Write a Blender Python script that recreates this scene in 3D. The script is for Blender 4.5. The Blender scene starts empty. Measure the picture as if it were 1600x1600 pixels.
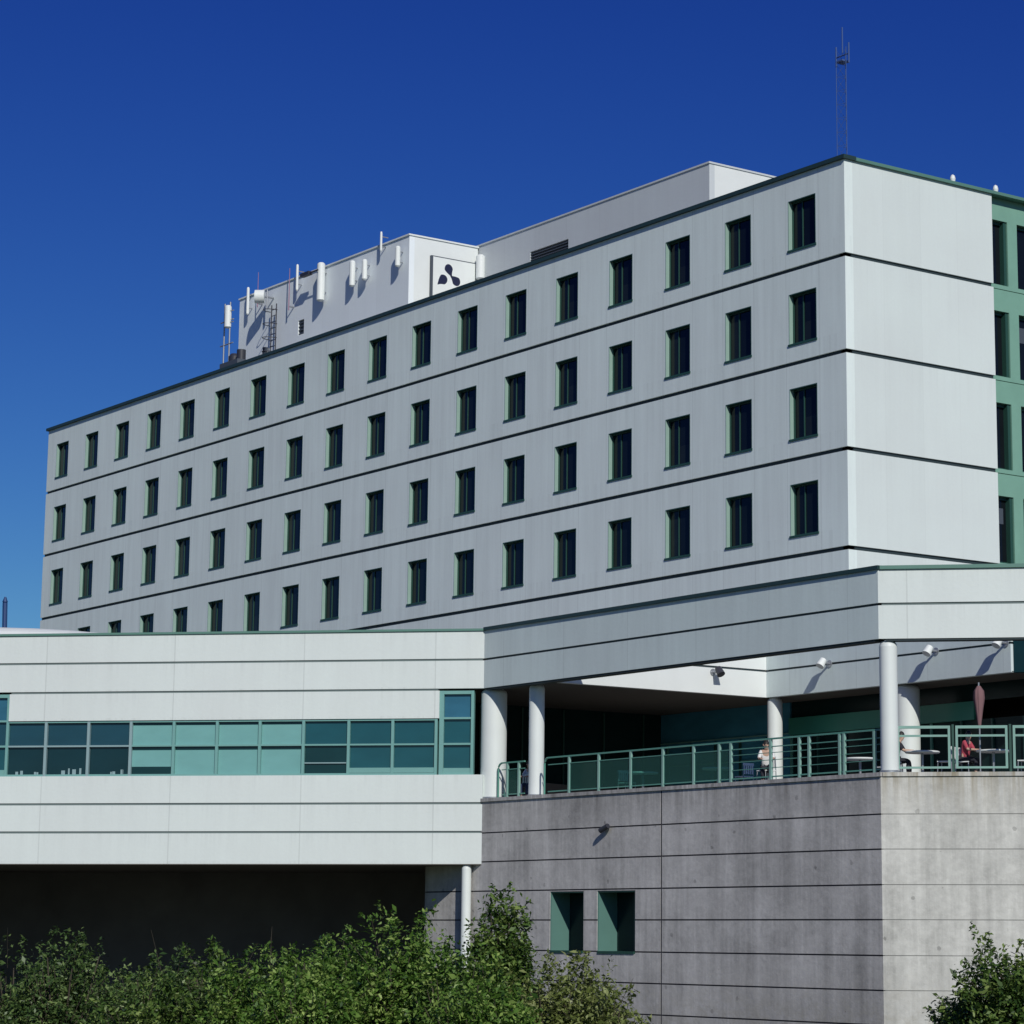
import bpy, bmesh, math, random
import numpy as np
from mathutils import Vector, Matrix

random.seed(7)
rng = np.random.default_rng(11)
scene = bpy.context.scene
col = scene.collection
S2 = math.sqrt(0.5)

# ------------------------------------------------------------------ materials
def new_mat(name):
    m = bpy.data.materials.new(name); m.use_nodes = True
    nt = m.node_tree
    b = nt.nodes['Principled BSDF']
    return m, nt, b

def N(nt, typ, **kw):
    n = nt.nodes.new(typ)
    for k, v in kw.items():
        setattr(n, k, v)
    return n

def math_n(nt, op, a, b=None, clamp=False):
    n = nt.nodes.new('ShaderNodeMath'); n.operation = op; n.use_clamp = clamp
    for i, x in enumerate((a, b)):
        if x is None: continue
        if hasattr(x, 'type'): nt.links.new(x, n.inputs[i])
        else: n.inputs[i].default_value = x
    return n.outputs[0]

def noise_n(nt, pos, scale, vec=(1, 1, 1), detail=4, rough=0.55):
    mp = nt.nodes.new('ShaderNodeMapping'); mp.inputs['Scale'].default_value = vec
    nt.links.new(pos, mp.inputs['Vector'])
    n = nt.nodes.new('ShaderNodeTexNoise'); n.inputs['Scale'].default_value = scale
    n.inputs['Detail'].default_value = detail; n.inputs['Roughness'].default_value = rough
    nt.links.new(mp.outputs[0], n.inputs['Vector'])
    return n.outputs['Fac']

def ramp(nt, fac, stops):
    r = nt.nodes.new('ShaderNodeValToRGB')
    while len(r.color_ramp.elements) < len(stops): r.color_ramp.elements.new(0.5)
    for e, (p, c) in zip(r.color_ramp.elements, stops):
        e.position = p; e.color = (c if len(c) == 4 else (*c, 1))
    nt.links.new(fac, r.inputs[0])
    return r.outputs[0]

def mul_color(nt, colr, fac):
    """colour times a scalar"""
    n = nt.nodes.new('ShaderNodeVectorMath'); n.operation = 'SCALE'
    if hasattr(colr, 'type'): nt.links.new(colr, n.inputs[0])
    else: n.inputs[0].default_value = colr[:3]
    nt.links.new(fac, n.inputs['Scale'])
    return n.outputs[0]

def mixc(nt, fac, a, b):
    n = nt.nodes.new('ShaderNodeMix'); n.data_type = 'RGBA'
    if hasattr(fac, 'type'): nt.links.new(fac, n.inputs[0])
    else: n.inputs[0].default_value = fac
    for sock, x in ((n.inputs[6], a), (n.inputs[7], b)):
        if hasattr(x, 'type'): nt.links.new(x, sock)
        else: sock.default_value = (*x[:3], 1)
    return n.outputs[2]

def pos_n(nt):
    return nt.nodes.new('ShaderNodeNewGeometry').outputs['Position']

def simple(name, c, rough=0.5, metal=0.0, spec=0.5, var=0.08, scale=1.5):
    m, nt, b = new_mat(name)
    pos = pos_n(nt)
    f = noise_n(nt, pos, scale)
    v = math_n(nt, 'MULTIPLY_ADD', f, var * 2)
    v.node.inputs[2].default_value = 1 - var
    nt.links.new(mul_color(nt, c, v), b.inputs['Base Color'])
    b.inputs['Roughness'].default_value = rough
    b.inputs['Metallic'].default_value = metal
    b.inputs['Specular IOR Level'].default_value = spec
    return m

def panel_mat(name, c, u, period, off=0.0, seam=0.10, streak=0.10, drips=None, rough=0.6):
    """painted metal / precast cladding with fine upright joints, run-off streaks and soft blotches"""
    m, nt, b = new_mat(name)
    pos = pos_n(nt)
    dt = N(nt, 'ShaderNodeVectorMath', operation='DOT_PRODUCT'); nt.links.new(pos, dt.inputs[0])
    dt.inputs[1].default_value = (u[0], u[1], 0)
    d = math_n(nt, 'SUBTRACT', dt.outputs['Value'], off)
    d = math_n(nt, 'DIVIDE', d, period)
    fr = math_n(nt, 'FRACT', d)
    ce = math_n(nt, 'ABSOLUTE', math_n(nt, 'SUBTRACT', fr, 0.5))
    line = math_n(nt, 'GREATER_THAN', ce, 0.5 - 0.022 / period)
    # per-panel tone
    cell = math_n(nt, 'FLOOR', d)
    wn = N(nt, 'ShaderNodeTexWhiteNoise', noise_dimensions='1D'); nt.links.new(cell, wn.inputs['W'])
    n1 = noise_n(nt, pos, 1.0, (2.6, 2.6, 0.16), 5, 0.6)      # streaks running down
    n2 = noise_n(nt, pos, 0.25, (1, 1, 1), 4)                 # blotches
    n3 = noise_n(nt, pos, 9.0, (1, 1, 1), 3)
    t = math_n(nt, 'MULTIPLY', math_n(nt, 'SUBTRACT', n1, 0.5), streak * 2)
    t = math_n(nt, 'ADD', t, math_n(nt, 'MULTIPLY', math_n(nt, 'SUBTRACT', n2, 0.5), 0.16))
    t = math_n(nt, 'ADD', t, math_n(nt, 'MULTIPLY', math_n(nt, 'SUBTRACT', n3, 0.5), 0.05))
    t = math_n(nt, 'ADD', t, math_n(nt, 'MULTIPLY', math_n(nt, 'SUBTRACT', wn.outputs[0], 0.5), 0.035))
    t = math_n(nt, 'SUBTRACT', t, math_n(nt, 'MULTIPLY', line, seam))
    if drips:      # run-off marks: strongest just under each ledge, fading downwards
        z0, dz, amt = drips
        sz = N(nt, 'ShaderNodeSeparateXYZ'); nt.links.new(pos, sz.inputs[0])
        zz = math_n(nt, 'FRACT', math_n(nt, 'DIVIDE', math_n(nt, 'SUBTRACT', sz.outputs['Z'], z0), dz))
        zz = math_n(nt, 'POWER', zz, 2.0)
        nd = noise_n(nt, pos, 1.0, (6, 6, 0.12), 4, 0.7)
        nd = ramp(nt, nd, [(0.48, (0, 0, 0)), (0.72, (1, 1, 1))])
        t = math_n(nt, 'SUBTRACT', t, math_n(nt, 'MULTIPLY', math_n(nt, 'MULTIPLY', zz, nd), amt))
    t = math_n(nt, 'ADD', t, 1.0)
    tint = mixc(nt, math_n(nt, 'MULTIPLY', n2, 0.9, True), c, (c[0] * 0.96, c[1] * 1.005, c[2] * 0.985))
    nt.links.new(mul_color(nt, tint, t), b.inputs['Base Color'])
    b.inputs['Roughness'].default_value = rough
    b.inputs['Specular IOR Level'].default_value = 0.35
    bp = N(nt, 'ShaderNodeBump'); bp.inputs['Strength'].default_value = 0.15; bp.inputs['Distance'].default_value = 0.02
    nt.links.new(n3, bp.inputs['Height']); nt.links.new(bp.outputs[0], b.inputs['Normal'])
    return m

def concrete_mat(name, c, stain_top=4.5, warm=(0.30, 0.24, 0.17), amount=0.5):
    m, nt, b = new_mat(name)
    pos = pos_n(nt)
    sx = N(nt, 'ShaderNodeSeparateXYZ'); nt.links.new(pos, sx.inputs[0])
    n1 = noise_n(nt, pos, 1.0, (1.7, 1.7, 0.10), 6, 0.65)
    n1b = noise_n(nt, pos, 1.0, (4.5, 4.5, 0.22), 5, 0.6)
    n2 = noise_n(nt, pos, 0.55, (1, 1, 1), 6, 0.6)
    n3 = noise_n(nt, pos, 6.0, (1, 1, 1), 6, 0.7)
    n4 = noise_n(nt, pos, 2.2, (1, 1, 1.6), 5, 0.7)
    t = math_n(nt, 'MULTIPLY', math_n(nt, 'SUBTRACT', n1, 0.5), 1.0)
    t = math_n(nt, 'ADD', t, math_n(nt, 'MULTIPLY', math_n(nt, 'SUBTRACT', n1b, 0.5), 0.40))
    t = math_n(nt, 'ADD', t, math_n(nt, 'MULTIPLY', math_n(nt, 'SUBTRACT', n2, 0.5), 0.8))
    t = math_n(nt, 'ADD', t, math_n(nt, 'MULTIPLY', math_n(nt, 'SUBTRACT', n3, 0.5), 0.45))
    t = math_n(nt, 'ADD', t, math_n(nt, 'MULTIPLY', math_n(nt, 'SUBTRACT', n4, 0.5), 0.45))
    # tie holes and chips
    vo = N(nt, 'ShaderNodeTexVoronoi'); vo.inputs['Scale'].default_value = 1.1; vo.inputs['Randomness'].default_value = 0.9
    nt.links.new(pos, vo.inputs['Vector'])
    hole = math_n(nt, 'LESS_THAN', math_n(nt, 'ADD', vo.outputs['Distance'], math_n(nt, 'MULTIPLY', n3, 0.16)), 0.155)
    t = math_n(nt, 'SUBTRACT', t, math_n(nt, 'MULTIPLY', hole, 0.30))
    t = math_n(nt, 'ADD', t, 1.0)
    base = mul_color(nt, c, t)
    # stain running down from the top edge
    z = sx.outputs['Z']
    g = math_n(nt, 'SUBTRACT', stain_top, z)
    g = math_n(nt, 'DIVIDE', g, 1.6)
    g = math_n(nt, 'SUBTRACT', 1.0, g, True)
    g = math_n(nt, 'POWER', g, 1.5)
    s = math_n(nt, 'MULTIPLY', g, ramp(nt, n1b, [(0.40, (0, 0, 0)), (0.68, (1, 1, 1))]))
    s = math_n(nt, 'MULTIPLY', s, amount, True)
    base = mixc(nt, s, base, warm)
    # grime close to the ground
    k = math_n(nt, 'MULTIPLY', math_n(nt, 'ADD', z, 0.9), -0.45, True)
    k = math_n(nt, 'MULTIPLY', k, ramp(nt, n4, [(0.42, (0, 0, 0)), (0.62, (1, 1, 1))]))
    k = math_n(nt, 'MULTIPLY', k, 0.55)
    base = mixc(nt, k, base, (0.27, 0.25, 0.20))
    nt.links.new(base, b.inputs['Base Color'])
    b.inputs['Roughness'].default_value = 0.85
    b.inputs['Specular IOR Level'].default_value = 0.25
    bp = N(nt, 'ShaderNodeBump'); bp.inputs['Strength'].default_value = 0.35; bp.inputs['Distance'].default_value = 0.03
    nt.links.new(n3, bp.inputs['Height']); nt.links.new(bp.outputs[0], b.inputs['Normal'])
    return m

def glass_mat(name, c, rough=0.06, spec=0.5, streak=0.35, scale=0.6):
    m, nt, b = new_mat(name)
    pos = pos_n(nt)
    f = noise_n(nt, pos, scale, (1, 1, 2.4), 3)
    v = math_n(nt, 'MULTIPLY_ADD', f, streak * 2); v.node.inputs[2].default_value = 1 - streak
    nt.links.new(mul_color(nt, c, v), b.inputs['Base Color'])
    b.inputs['Roughness'].default_value = rough
    b.inputs['Specular IOR Level'].default_value = spec
    w = noise_n(nt, pos, 0.8, (1, 1, 1), 2)
    bp = N(nt, 'ShaderNodeBump'); bp.inputs['Strength'].default_value = 0.05; bp.inputs['Distance'].default_value = 0.05
    nt.links.new(w, bp.inputs['Height']); nt.links.new(bp.outputs[0], b.inputs['Normal'])
    return m

def leaf_mat(name, ca, cb, cc, trans=0.25):
    m, nt, b = new_mat(name)
    pos = pos_n(nt)
    oi = N(nt, 'ShaderNodeNewGeometry')
    rnd = oi.outputs['Random Per Island']
    n = noise_n(nt, pos, 1.3, (1, 1, 1), 3)
    f = math_n(nt, 'ADD', math_n(nt, 'MULTIPLY', rnd, 0.55), math_n(nt, 'MULTIPLY', math_n(nt, 'SUBTRACT', n, 0.25), 1.0), True)
    c = ramp(nt, f, [(0.15, ca), (0.55, cb), (0.95, cc)])
    nt.links.new(c, b.inputs['Base Color'])
    b.inputs['Roughness'].default_value = 0.45
    b.inputs['Specular IOR Level'].default_value = 0.35
    tr = N(nt, 'ShaderNodeBsdfTranslucent'); nt.links.new(c, tr.inputs['Color'])
    mx = N(nt, 'ShaderNodeMixShader'); mx.inputs[0].default_value = trans
    nt.links.new(b.outputs[0], mx.inputs[1]); nt.links.new(tr.outputs[0], mx.inputs[2])
    out = [x for x in nt.nodes if x.type == 'OUTPUT_MATERIAL'][0]
    nt.links.new(mx.outputs[0], out.inputs['Surface'])
    return m

WHITE = (0.66, 0.70, 0.70)
M = {}
M['tower_a'] = panel_mat('tower_front_cladding', (0.76, 0.83, 0.825), (1, 0), 1.8659, -2.38 + 0.933, 0.10, 0.14, (14.17, 3.6, .10))  # lighter than the side: ambient light put into the front colour
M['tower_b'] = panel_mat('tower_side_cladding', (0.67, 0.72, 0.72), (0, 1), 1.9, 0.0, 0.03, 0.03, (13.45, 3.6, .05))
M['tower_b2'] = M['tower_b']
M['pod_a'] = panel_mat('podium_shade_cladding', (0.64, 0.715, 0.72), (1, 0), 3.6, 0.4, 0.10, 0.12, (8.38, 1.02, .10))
M['wing'] = panel_mat('wing_cladding', (0.675, 0.715, 0.71), (S2, S2), 4.80, -14.63, 0.14, 0.04, (3.34 - 1.02, 1.02, .10))
M['pod_c'] = panel_mat('canopy_cladding', (0.675, 0.715, 0.71), (S2, S2), 4.8, 1.657 + 0.84, 0.14, 0.04, (8.38, 1.02, .10))
M['pent'] = panel_mat('penthouse_cladding', (0.56, 0.59, 0.62), (1, 0), 2.6, 0, 0.05, 0.06)
M['pent_b'] = panel_mat('plant_room_cladding', (0.80, 0.84, 0.88), (1, 0), 2.6, 0, 0.03, 0.04)
M['joint'] = simple('dark_teal_joint', (0.018, 0.035, 0.042), 0.7)
M['joint_soft'] = simple('grey_green_joint', (0.13, 0.17, 0.17), 0.7)
M['coping'] = simple('shaded_green_coping', (0.018, 0.045, 0.045), 0.5)  # coping green darkened for edges on the shaded fronts
M['coping_l'] = simple('sunlit_green_coping', (0.10, 0.22, 0.18), 0.5)  # paler copy of the coping green, sunlight put into the colour
M['green'] = simple('sea_green_panel', (0.19, 0.37, 0.29), 0.5, var=0.12)
M['frame'] = simple('sunlit_teal_lining', (0.27, 0.40, 0.355), 0.45, var=0.1)  # sunlight put into the colour, used on the left jambs only
M['jamb'] = simple('deep_teal_jamb', (0.10, 0.21, 0.185), 0.45, var=0.1)
M['frame_d'] = simple('dark_green_frame', (0.02, 0.07, 0.055), 0.45)
M['mullion'] = simple('teal_mullion', (0.17, 0.36, 0.34), 0.4)
M['mullion_g'] = simple('grey_mullion', (0.25, 0.36, 0.38), 0.4)
M['glass'] = glass_mat('black_window_glass', (0.006, 0.009, 0.012), 0.08, 0.25)
M['glass2'] = glass_mat('window_glass_with_dim_curtain', (0.012, 0.017, 0.018), 0.15, 0.25)
M['navy'] = glass_mat('navy_sky_reflection_glass', (0.013, 0.055, 0.080), 0.05, 0.6, 0.25)  # sky reflection painted as a blue base colour
M['navy_low'] = glass_mat('dark_lower_glass', (0.006, 0.028, 0.036), 0.05, 0.5, 0.3)
M['blind'] = glass_mat('glass_over_pale_blinds', (0.17, 0.38, 0.37), 0.15, 0.4, 0.10, 1.2)
M['tealglass'] = glass_mat('deep_teal_glass', (0.012, 0.075, 0.095), 0.06, 0.6, 0.25)
M['tealdark_shade'] = glass_mat('dark_teal_glass_and_shade', (0.006, 0.032, 0.036), 0.08, 0.5, 0.3)  # also serves as painted shade along the pane heads
M['blackglass'] = glass_mat('recess_glass', (0.010, 0.026, 0.026), 0.25, 0.15)
M['blueglass'] = glass_mat('blue_glass', (0.03, 0.12, 0.19), 0.12, 0.5, 0.45)
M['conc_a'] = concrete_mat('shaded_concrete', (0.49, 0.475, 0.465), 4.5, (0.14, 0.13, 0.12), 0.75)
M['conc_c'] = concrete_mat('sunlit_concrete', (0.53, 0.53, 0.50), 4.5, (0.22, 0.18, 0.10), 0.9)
M['conc_groove'] = simple('groove', (0.035, 0.035, 0.045), 0.9)
M['groove_light'] = simple('light_groove', (0.23, 0.23, 0.22), 0.9)
M['soffit'] = simple('shade_darkened_soffit', (0.10, 0.09, 0.08), 0.9)  # shade of the undersides put into a darkened base colour
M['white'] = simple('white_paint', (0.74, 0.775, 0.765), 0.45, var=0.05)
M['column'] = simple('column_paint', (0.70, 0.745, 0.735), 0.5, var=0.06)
M['void'] = simple('undercroft_shade', (0.12, 0.115, 0.11), 0.95, var=0.5, scale=0.5)  # deep undercroft shade put into a dark base colour
M['roof'] = simple('roof_gravel', (0.25, 0.25, 0.24), 0.9)
M['paving'] = simple('terrace_paving', (0.24, 0.23, 0.22), 0.85)
M['rail'] = simple('green_rail_paint', (0.10, 0.28, 0.22), 0.35)
M['rail_l'] = simple('pale_green_rail_paint', (0.22, 0.38, 0.33), 0.35)
M['metal'] = simple('galvanised_steel', (0.35, 0.37, 0.40), 0.4, 0.6)
M['mast'] = simple('hazy_blue_mast_steel', (0.05, 0.10, 0.27), 0.8)  # haze painted in: steel blued towards the sky colour
M['darkmetal'] = simple('dark_metal', (0.03, 0.032, 0.045), 0.5)
M['navyink'] = simple('navy_emblem_paint', (0.006, 0.010, 0.045), 0.5)
M['louvre'] = simple('louvre_grey', (0.06, 0.075, 0.10), 0.6)
M['bark'] = simple('bark', (0.06, 0.05, 0.035), 0.9, var=0.3, scale=8)
M['skin'] = simple('skin', (0.50, 0.33, 0.25), 0.6)
M['hair'] = simple('dark_hair', (0.015, 0.012, 0.01), 0.6)
M['cloth_white'] = simple('white_cloth', (0.70, 0.70, 0.70), 0.9)
M['cloth_dark'] = simple('dark_cloth', (0.02, 0.02, 0.03), 0.9)
M['cloth_red'] = simple('red_cloth', (0.40, 0.06, 0.09), 0.9)
M['cloth_blue'] = simple('blue_trousers', (0.04, 0.06, 0.12), 0.9)
M['parasol'] = simple('pink_grey_parasol_cloth', (0.20, 0.11, 0.12), 0.9)
M['leaf_b'] = leaf_mat('bright_leaves', (0.020, 0.060, 0.010), (0.115, 0.225, 0.035), (0.40, 0.52, 0.15), 0.3)
M['leaf_y'] = leaf_mat('yellowish_leaves', (0.05, 0.078, 0.016), (0.17, 0.215, 0.055), (0.40, 0.44, 0.19), 0.3)
M['leaf_d'] = leaf_mat('dark_leaves', (0.016, 0.042, 0.012), (0.075, 0.135, 0.036), (0.24, 0.32, 0.11), 0.2)
M['leaf_m'] = leaf_mat('mid_leaves', (0.018, 0.048, 0.010), (0.085, 0.155, 0.030), (0.27, 0.35, 0.10), 0.25)

# tinted railing glass: real transmission
mg, nt, b = new_mat('green_railing_glass')
b.inputs['Base Color'].default_value = (0.22, 0.55, 0.47, 1); b.inputs['Roughness'].default_value = 0.05
tb = N(nt, 'ShaderNodeBsdfTransparent'); tb.inputs['Color'].default_value = (0.30, 0.55, 0.50, 1)
mx = N(nt, 'ShaderNodeMixShader'); mx.inputs[0].default_value = 0.10
out = [x for x in nt.nodes if x.type == 'OUTPUT_MATERIAL'][0]
nt.links.new(tb.outputs[0], mx.inputs[1]); nt.links.new(b.outputs[0], mx.inputs[2]); nt.links.new(mx.outputs[0], out.inputs['Surface'])
nt.links.new(noise_n(nt, pos_n(nt), 0.7), N(nt, 'ShaderNodeMath').inputs[0])
M['railglass'] = mg

# ground
m, nt, b = new_mat('rough_grass_ground')
pos = pos_n(nt)
f = noise_n(nt, pos, 0.35, (1, 1, 1), 6, 0.65)
nt.links.new(ramp(nt, f, [(0.3, (0.025, 0.04, 0.014)), (0.55, (0.05, 0.07, 0.022)), (0.75, (0.10, 0.085, 0.05))]), b.inputs['Base Color'])
b.inputs['Roughness'].default_value = 0.95
M['ground'] = m

# ------------------------------------------------------------------ mesh helpers
class Fr:
    """local frame: u along a wall, n outward from it, z up"""
    def __init__(s, o, u, n): s.o = o; s.u = u; s.n = n
    def __call__(s, u, n, z): return (s.o[0] + s.u[0] * u + s.n[0] * n, s.o[1] + s.u[1] * u + s.n[1] * n, z)

WORLD = Fr((0, 0), (1, 0), (0, 1))
P = (12.537, -10.195); Q = (-8.007, -10.195)
FA = Fr((0, 0), (1, 0), (0, -1))                 # tower front, Y = 0
FB = Fr((0, 0), (0, 1), (1, 0))                  # tower side, X = 0
FPA = Fr((0, P[1]), (1, 0), (0, -1))             # podium long face
FPC = Fr(P, (S2, S2), (S2, -S2))                 # podium face right of its corner
FW = Fr(Q, (-S2, -S2), (S2, -S2))                # wing face, u grows to the left

class MB:
    def __init__(s): s.v = []; s.f = []; s.mi = []; s.sm = []
    def face(s, pts, mi=0, smooth=False):
        k = len(s.v); s.v.extend(pts); s.f.append(tuple(range(k, k + len(pts)))); s.mi.append(mi); s.sm.append(smooth)
    def box(s, fr, u0, u1, n0, n1, z0, z1, mi=0):
        c = [fr(u, n, z) for z in (z0, z1) for n in (n0, n1) for u in (u0, u1)]
        k = len(s.v); s.v.extend(c)
        for q in ((0, 2, 3, 1), (4, 5, 7, 6), (0, 1, 5, 4), (2, 6, 7, 3), (0, 4, 6, 2), (1, 3, 7, 5)):
            s.f.append(tuple(k + i for i in q)); s.mi.append(mi); s.sm.append(False)
        return s
    def prism(s, poly, z0, z1, mi=0):
        n = len(poly); k = len(s.v)
        s.v.extend([(x, y, z0) for x, y in poly]); s.v.extend([(x, y, z1) for x, y in poly])
        s.f.append(tuple(k + i for i in reversed(range(n)))); s.mi.append(mi); s.sm.append(False)
        s.f.append(tuple(k + n + i for i in range(n))); s.mi.append(mi); s.sm.append(False)
        for i in range(n):
            j = (i + 1) % n
            s.f.append((k + i, k + j, k + n + j, k + n + i)); s.mi.append(mi); s.sm.append(False)
        return s
    def ring(s, cx, cy, r, z, seg):
        k = len(s.v)
        for i in range(seg):
            a = 2 * math.pi * i / seg
            s.v.append((cx + r * math.cos(a), cy + r * math.sin(a), z))
        return k
    def lathe(s, cx, cy, prof, seg=24, mi=0):
        for (r0, z0), (r1, z1) in zip(prof[:-1], prof[1:]):
            a = s.ring(cx, cy, r0, z0, seg); b = s.ring(cx, cy, r1, z1, seg)
            for i in range(seg):
                i2 = (i + 1) % seg
                s.f.append((a + i, a + i2, b + i2, b + i)); s.mi.append(mi); s.sm.append(True)
        k = s.ring(cx, cy, prof[0][0], prof[0][1], seg)
        s.f.append(tuple(k + i for i in reversed(range(seg)))); s.mi.append(mi); s.sm.append(False)
        e = s.ring(cx, cy, prof[-1][0], prof[-1][1], seg)
        s.f.append(tuple(e + i for i in range(seg))); s.mi.append(mi); s.sm.append(False)
        return s
    def tube(s, pts, r, seg=8, mi=0, r2=None):
        pts = [Vector(p) for p in pts]; k = len(s.v); n = len(pts)
        up = Vector((0, 0, 1))
        for i, p in enumerate(pts):
            d = (pts[min(i + 1, n - 1)] - pts[max(i - 1, 0)]).normalized()
            a = d.cross(up) if abs(d.dot(up)) < 0.95 else d.cross(Vector((1, 0, 0)))
            a.normalize(); b2 = d.cross(a).normalized()
            rr = r if r2 is None else r + (r2 - r) * i / (n - 1)
            for q in range(seg):
                t = 2 * math.pi * q / seg
                s.v.append(tuple(p + (a * math.cos(t) + b2 * math.sin(t)) * rr))
        for i in range(n - 1):
            for q in range(seg):
                q2 = (q + 1) % seg
                s.f.append((k + i * seg + q, k + i * seg + q2, k + (i + 1) * seg + q2, k + (i + 1) * seg + q)); s.mi.append(mi); s.sm.append(True)
        c0 = s.v[k:k + seg]; c1 = s.v[k + (n - 1) * seg:k + n * seg]
        s.face(c0[::-1], mi); s.face(c1, mi)
        return s
    def sheet(s, fr, us, zs, t, n0=0.0, hole=None, mi=0):
        """wall skin with real openings: us, zs grid lines, hole(i,j) True where open; front at n0, back at n0-t"""
        nu, nz = len(us) - 1, len(zs) - 1
        h = [[bool(hole and hole(i, j)) for j in range(nz)] for i in range(nu)]
        fl = fr.u[0] * fr.n[1] - fr.u[1] * fr.n[0]
        def q(pts): s.face(pts if fl < 0 else pts[::-1], mi)
        a, b_ = n0, n0 - t
        for i in range(nu):
            for j in range(nz):
                if h[i][j]: continue
                u0, u1, z0, z1 = us[i], us[i + 1], zs[j], zs[j + 1]
                q([fr(u0, a, z0), fr(u1, a, z0), fr(u1, a, z1), fr(u0, a, z1)])
                q([fr(u1, b_, z0), fr(u0, b_, z0), fr(u0, b_, z1), fr(u1, b_, z1)])
                if i == 0 or h[i - 1][j]: q([fr(u0, b_, z0), fr(u0, a, z0), fr(u0, a, z1), fr(u0, b_, z1)])
                if i == nu - 1 or h[i + 1][j]: q([fr(u1, a, z0), fr(u1, b_, z0), fr(u1, b_, z1), fr(u1, a, z1)])
                if j == 0 or h[i][j - 1]: q([fr(u0, b_, z0), fr(u1, b_, z0), fr(u1, a, z0), fr(u0, a, z0)])
                if j == nz - 1 or h[i][j + 1]: q([fr(u0, a, z1), fr(u1, a, z1), fr(u1, b_, z1), fr(u0, b_, z1)])
        return s
    def mesh(s, name, mats, base=(0, 0, 0)):
        me = bpy.data.meshes.new(name)
        me.from_pydata([(x - base[0], y - base[1], z - base[2]) for x, y, z in s.v], [], s.f)
        if not isinstance(mats, (list, tuple)): mats = [mats]
        for mm in mats: me.materials.append(mm)
        me.polygons.foreach_set('material_index', s.mi)
        me.polygons.foreach_set('use_smooth', s.sm)
        me.update()
        return me
    def build(s, name, mats, parent=None, base=None):
        if base is None: base = wpos(parent) if parent else (0, 0, 0)
        o = bpy.data.objects.new(name, s.mesh(name, mats, base)); col.objects.link(o)
        if parent: o.parent = parent
        else: o.location = base
        return o

_w = {}
def wpos(o):
    """world position of a parent (no rotations are used on things)"""
    x = Vector((0, 0, 0))
    while o is not None:
        x += Vector(o.location); o = o.parent
    return tuple(x)

def tag(o, label=None, cat=None, group=None, kind=None):
    if label: o['label'] = label
    if cat: o['category'] = cat
    if group: o['group'] = group
    if kind: o['kind'] = kind
    return o

def thing(name, label, cat, loc=(0, 0, 0), group=None):
    o = bpy.data.objects.new(name, None); col.objects.link(o); o.location = loc; o.empty_display_size = 0.3
    return tag(o, label, cat, group)

def copy_tree(o, parent=None):
    c = o.copy(); col.objects.link(c)
    if parent: c.parent = parent
    for ch in [x for x in list(o.children)]: copy_tree(ch, c)
    return c

# ------------------------------------------------------------------ TOWER (ward block)
Z4, H, ZT, LT, WS = 13.4485, 3.6, 27.843, 67.746, 7.60
SW, W0 = 3.7317, 2.38
JH = 0.15
tower = thing('hospital_tower', 'long pale grey ward block with rows of small square dark windows and dark storey lines', 'building', (-30, 8, -4))
wt = MB(); wsd = MB(); jt = MB()
WW, NWIN = 1.56, 18
levels = [Z4 + H * k for k in range(4)]
us = [-LT]
for i in reversed(range(NWIN)):
    c = -W0 - SW * i
    us += [c - WW / 2, c + WW / 2]
us.append(0)
def is_hole(i, j): return j == 1 and i % 2 == 1
for k, z in enumerate(levels):
    top = ZT if k == 3 else z + H - JH / 2
    wt.sheet(FA, us, [z + JH / 2, z + 0.72, z + 2.66, top], 0.40, hole=is_hole)
    wsd.sheet(FB, [0.40, 2.8, 5.2, WS], [z + JH / 2, top], 0.40)
wt.sheet(FA, [-LT, -40, -20, 0], [8.6, Z4 - JH / 2], 0.40)
wsd.sheet(FB, [0.40, WS], [8.6, Z4 - JH / 2], 0.40)
for z in levels:
    jt.box(FA, -LT + 0.05, -0.07, -0.35, -0.07, z - JH / 2 - 0.02, z + JH / 2 + 0.02)
    jt.box(FB, 0.07, WS - 0.05, -0.35, -0.07, z - JH / 2 - 0.02, z + JH / 2 + 0.02)
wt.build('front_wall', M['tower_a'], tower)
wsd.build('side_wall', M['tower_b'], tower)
jt.build('storey_joint', M['joint'], tower)
c = MB(); c.box(FA, -LT - 0.12, 0.12, -0.5, 0.12, ZT + 0.002, ZT + 0.15)
c.build('front_coping', M['coping'], tower)
c = MB(); c.box(FB, 0.502, 24, -0.5, 0.12, ZT + 0.002, ZT + 0.12)
c.build('side_coping', M['coping_l'], tower)
b_ = MB()
b_.box(WORLD, -LT, -LT + 0.4, 0.402, 21, 8.6, ZT)         # far end wall
b_.box(WORLD, -LT + 0.4, -0.4, 20.6, 21, 8.6, ZT)
b_.build('rear_wall', M['tower_b'], tower)
r = MB(); r.box(WORLD, -LT + 0.4, -0.42, 0.42, 20.6, 27.2, 27.4); r.build('roof', M['roof'], tower)

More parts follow.
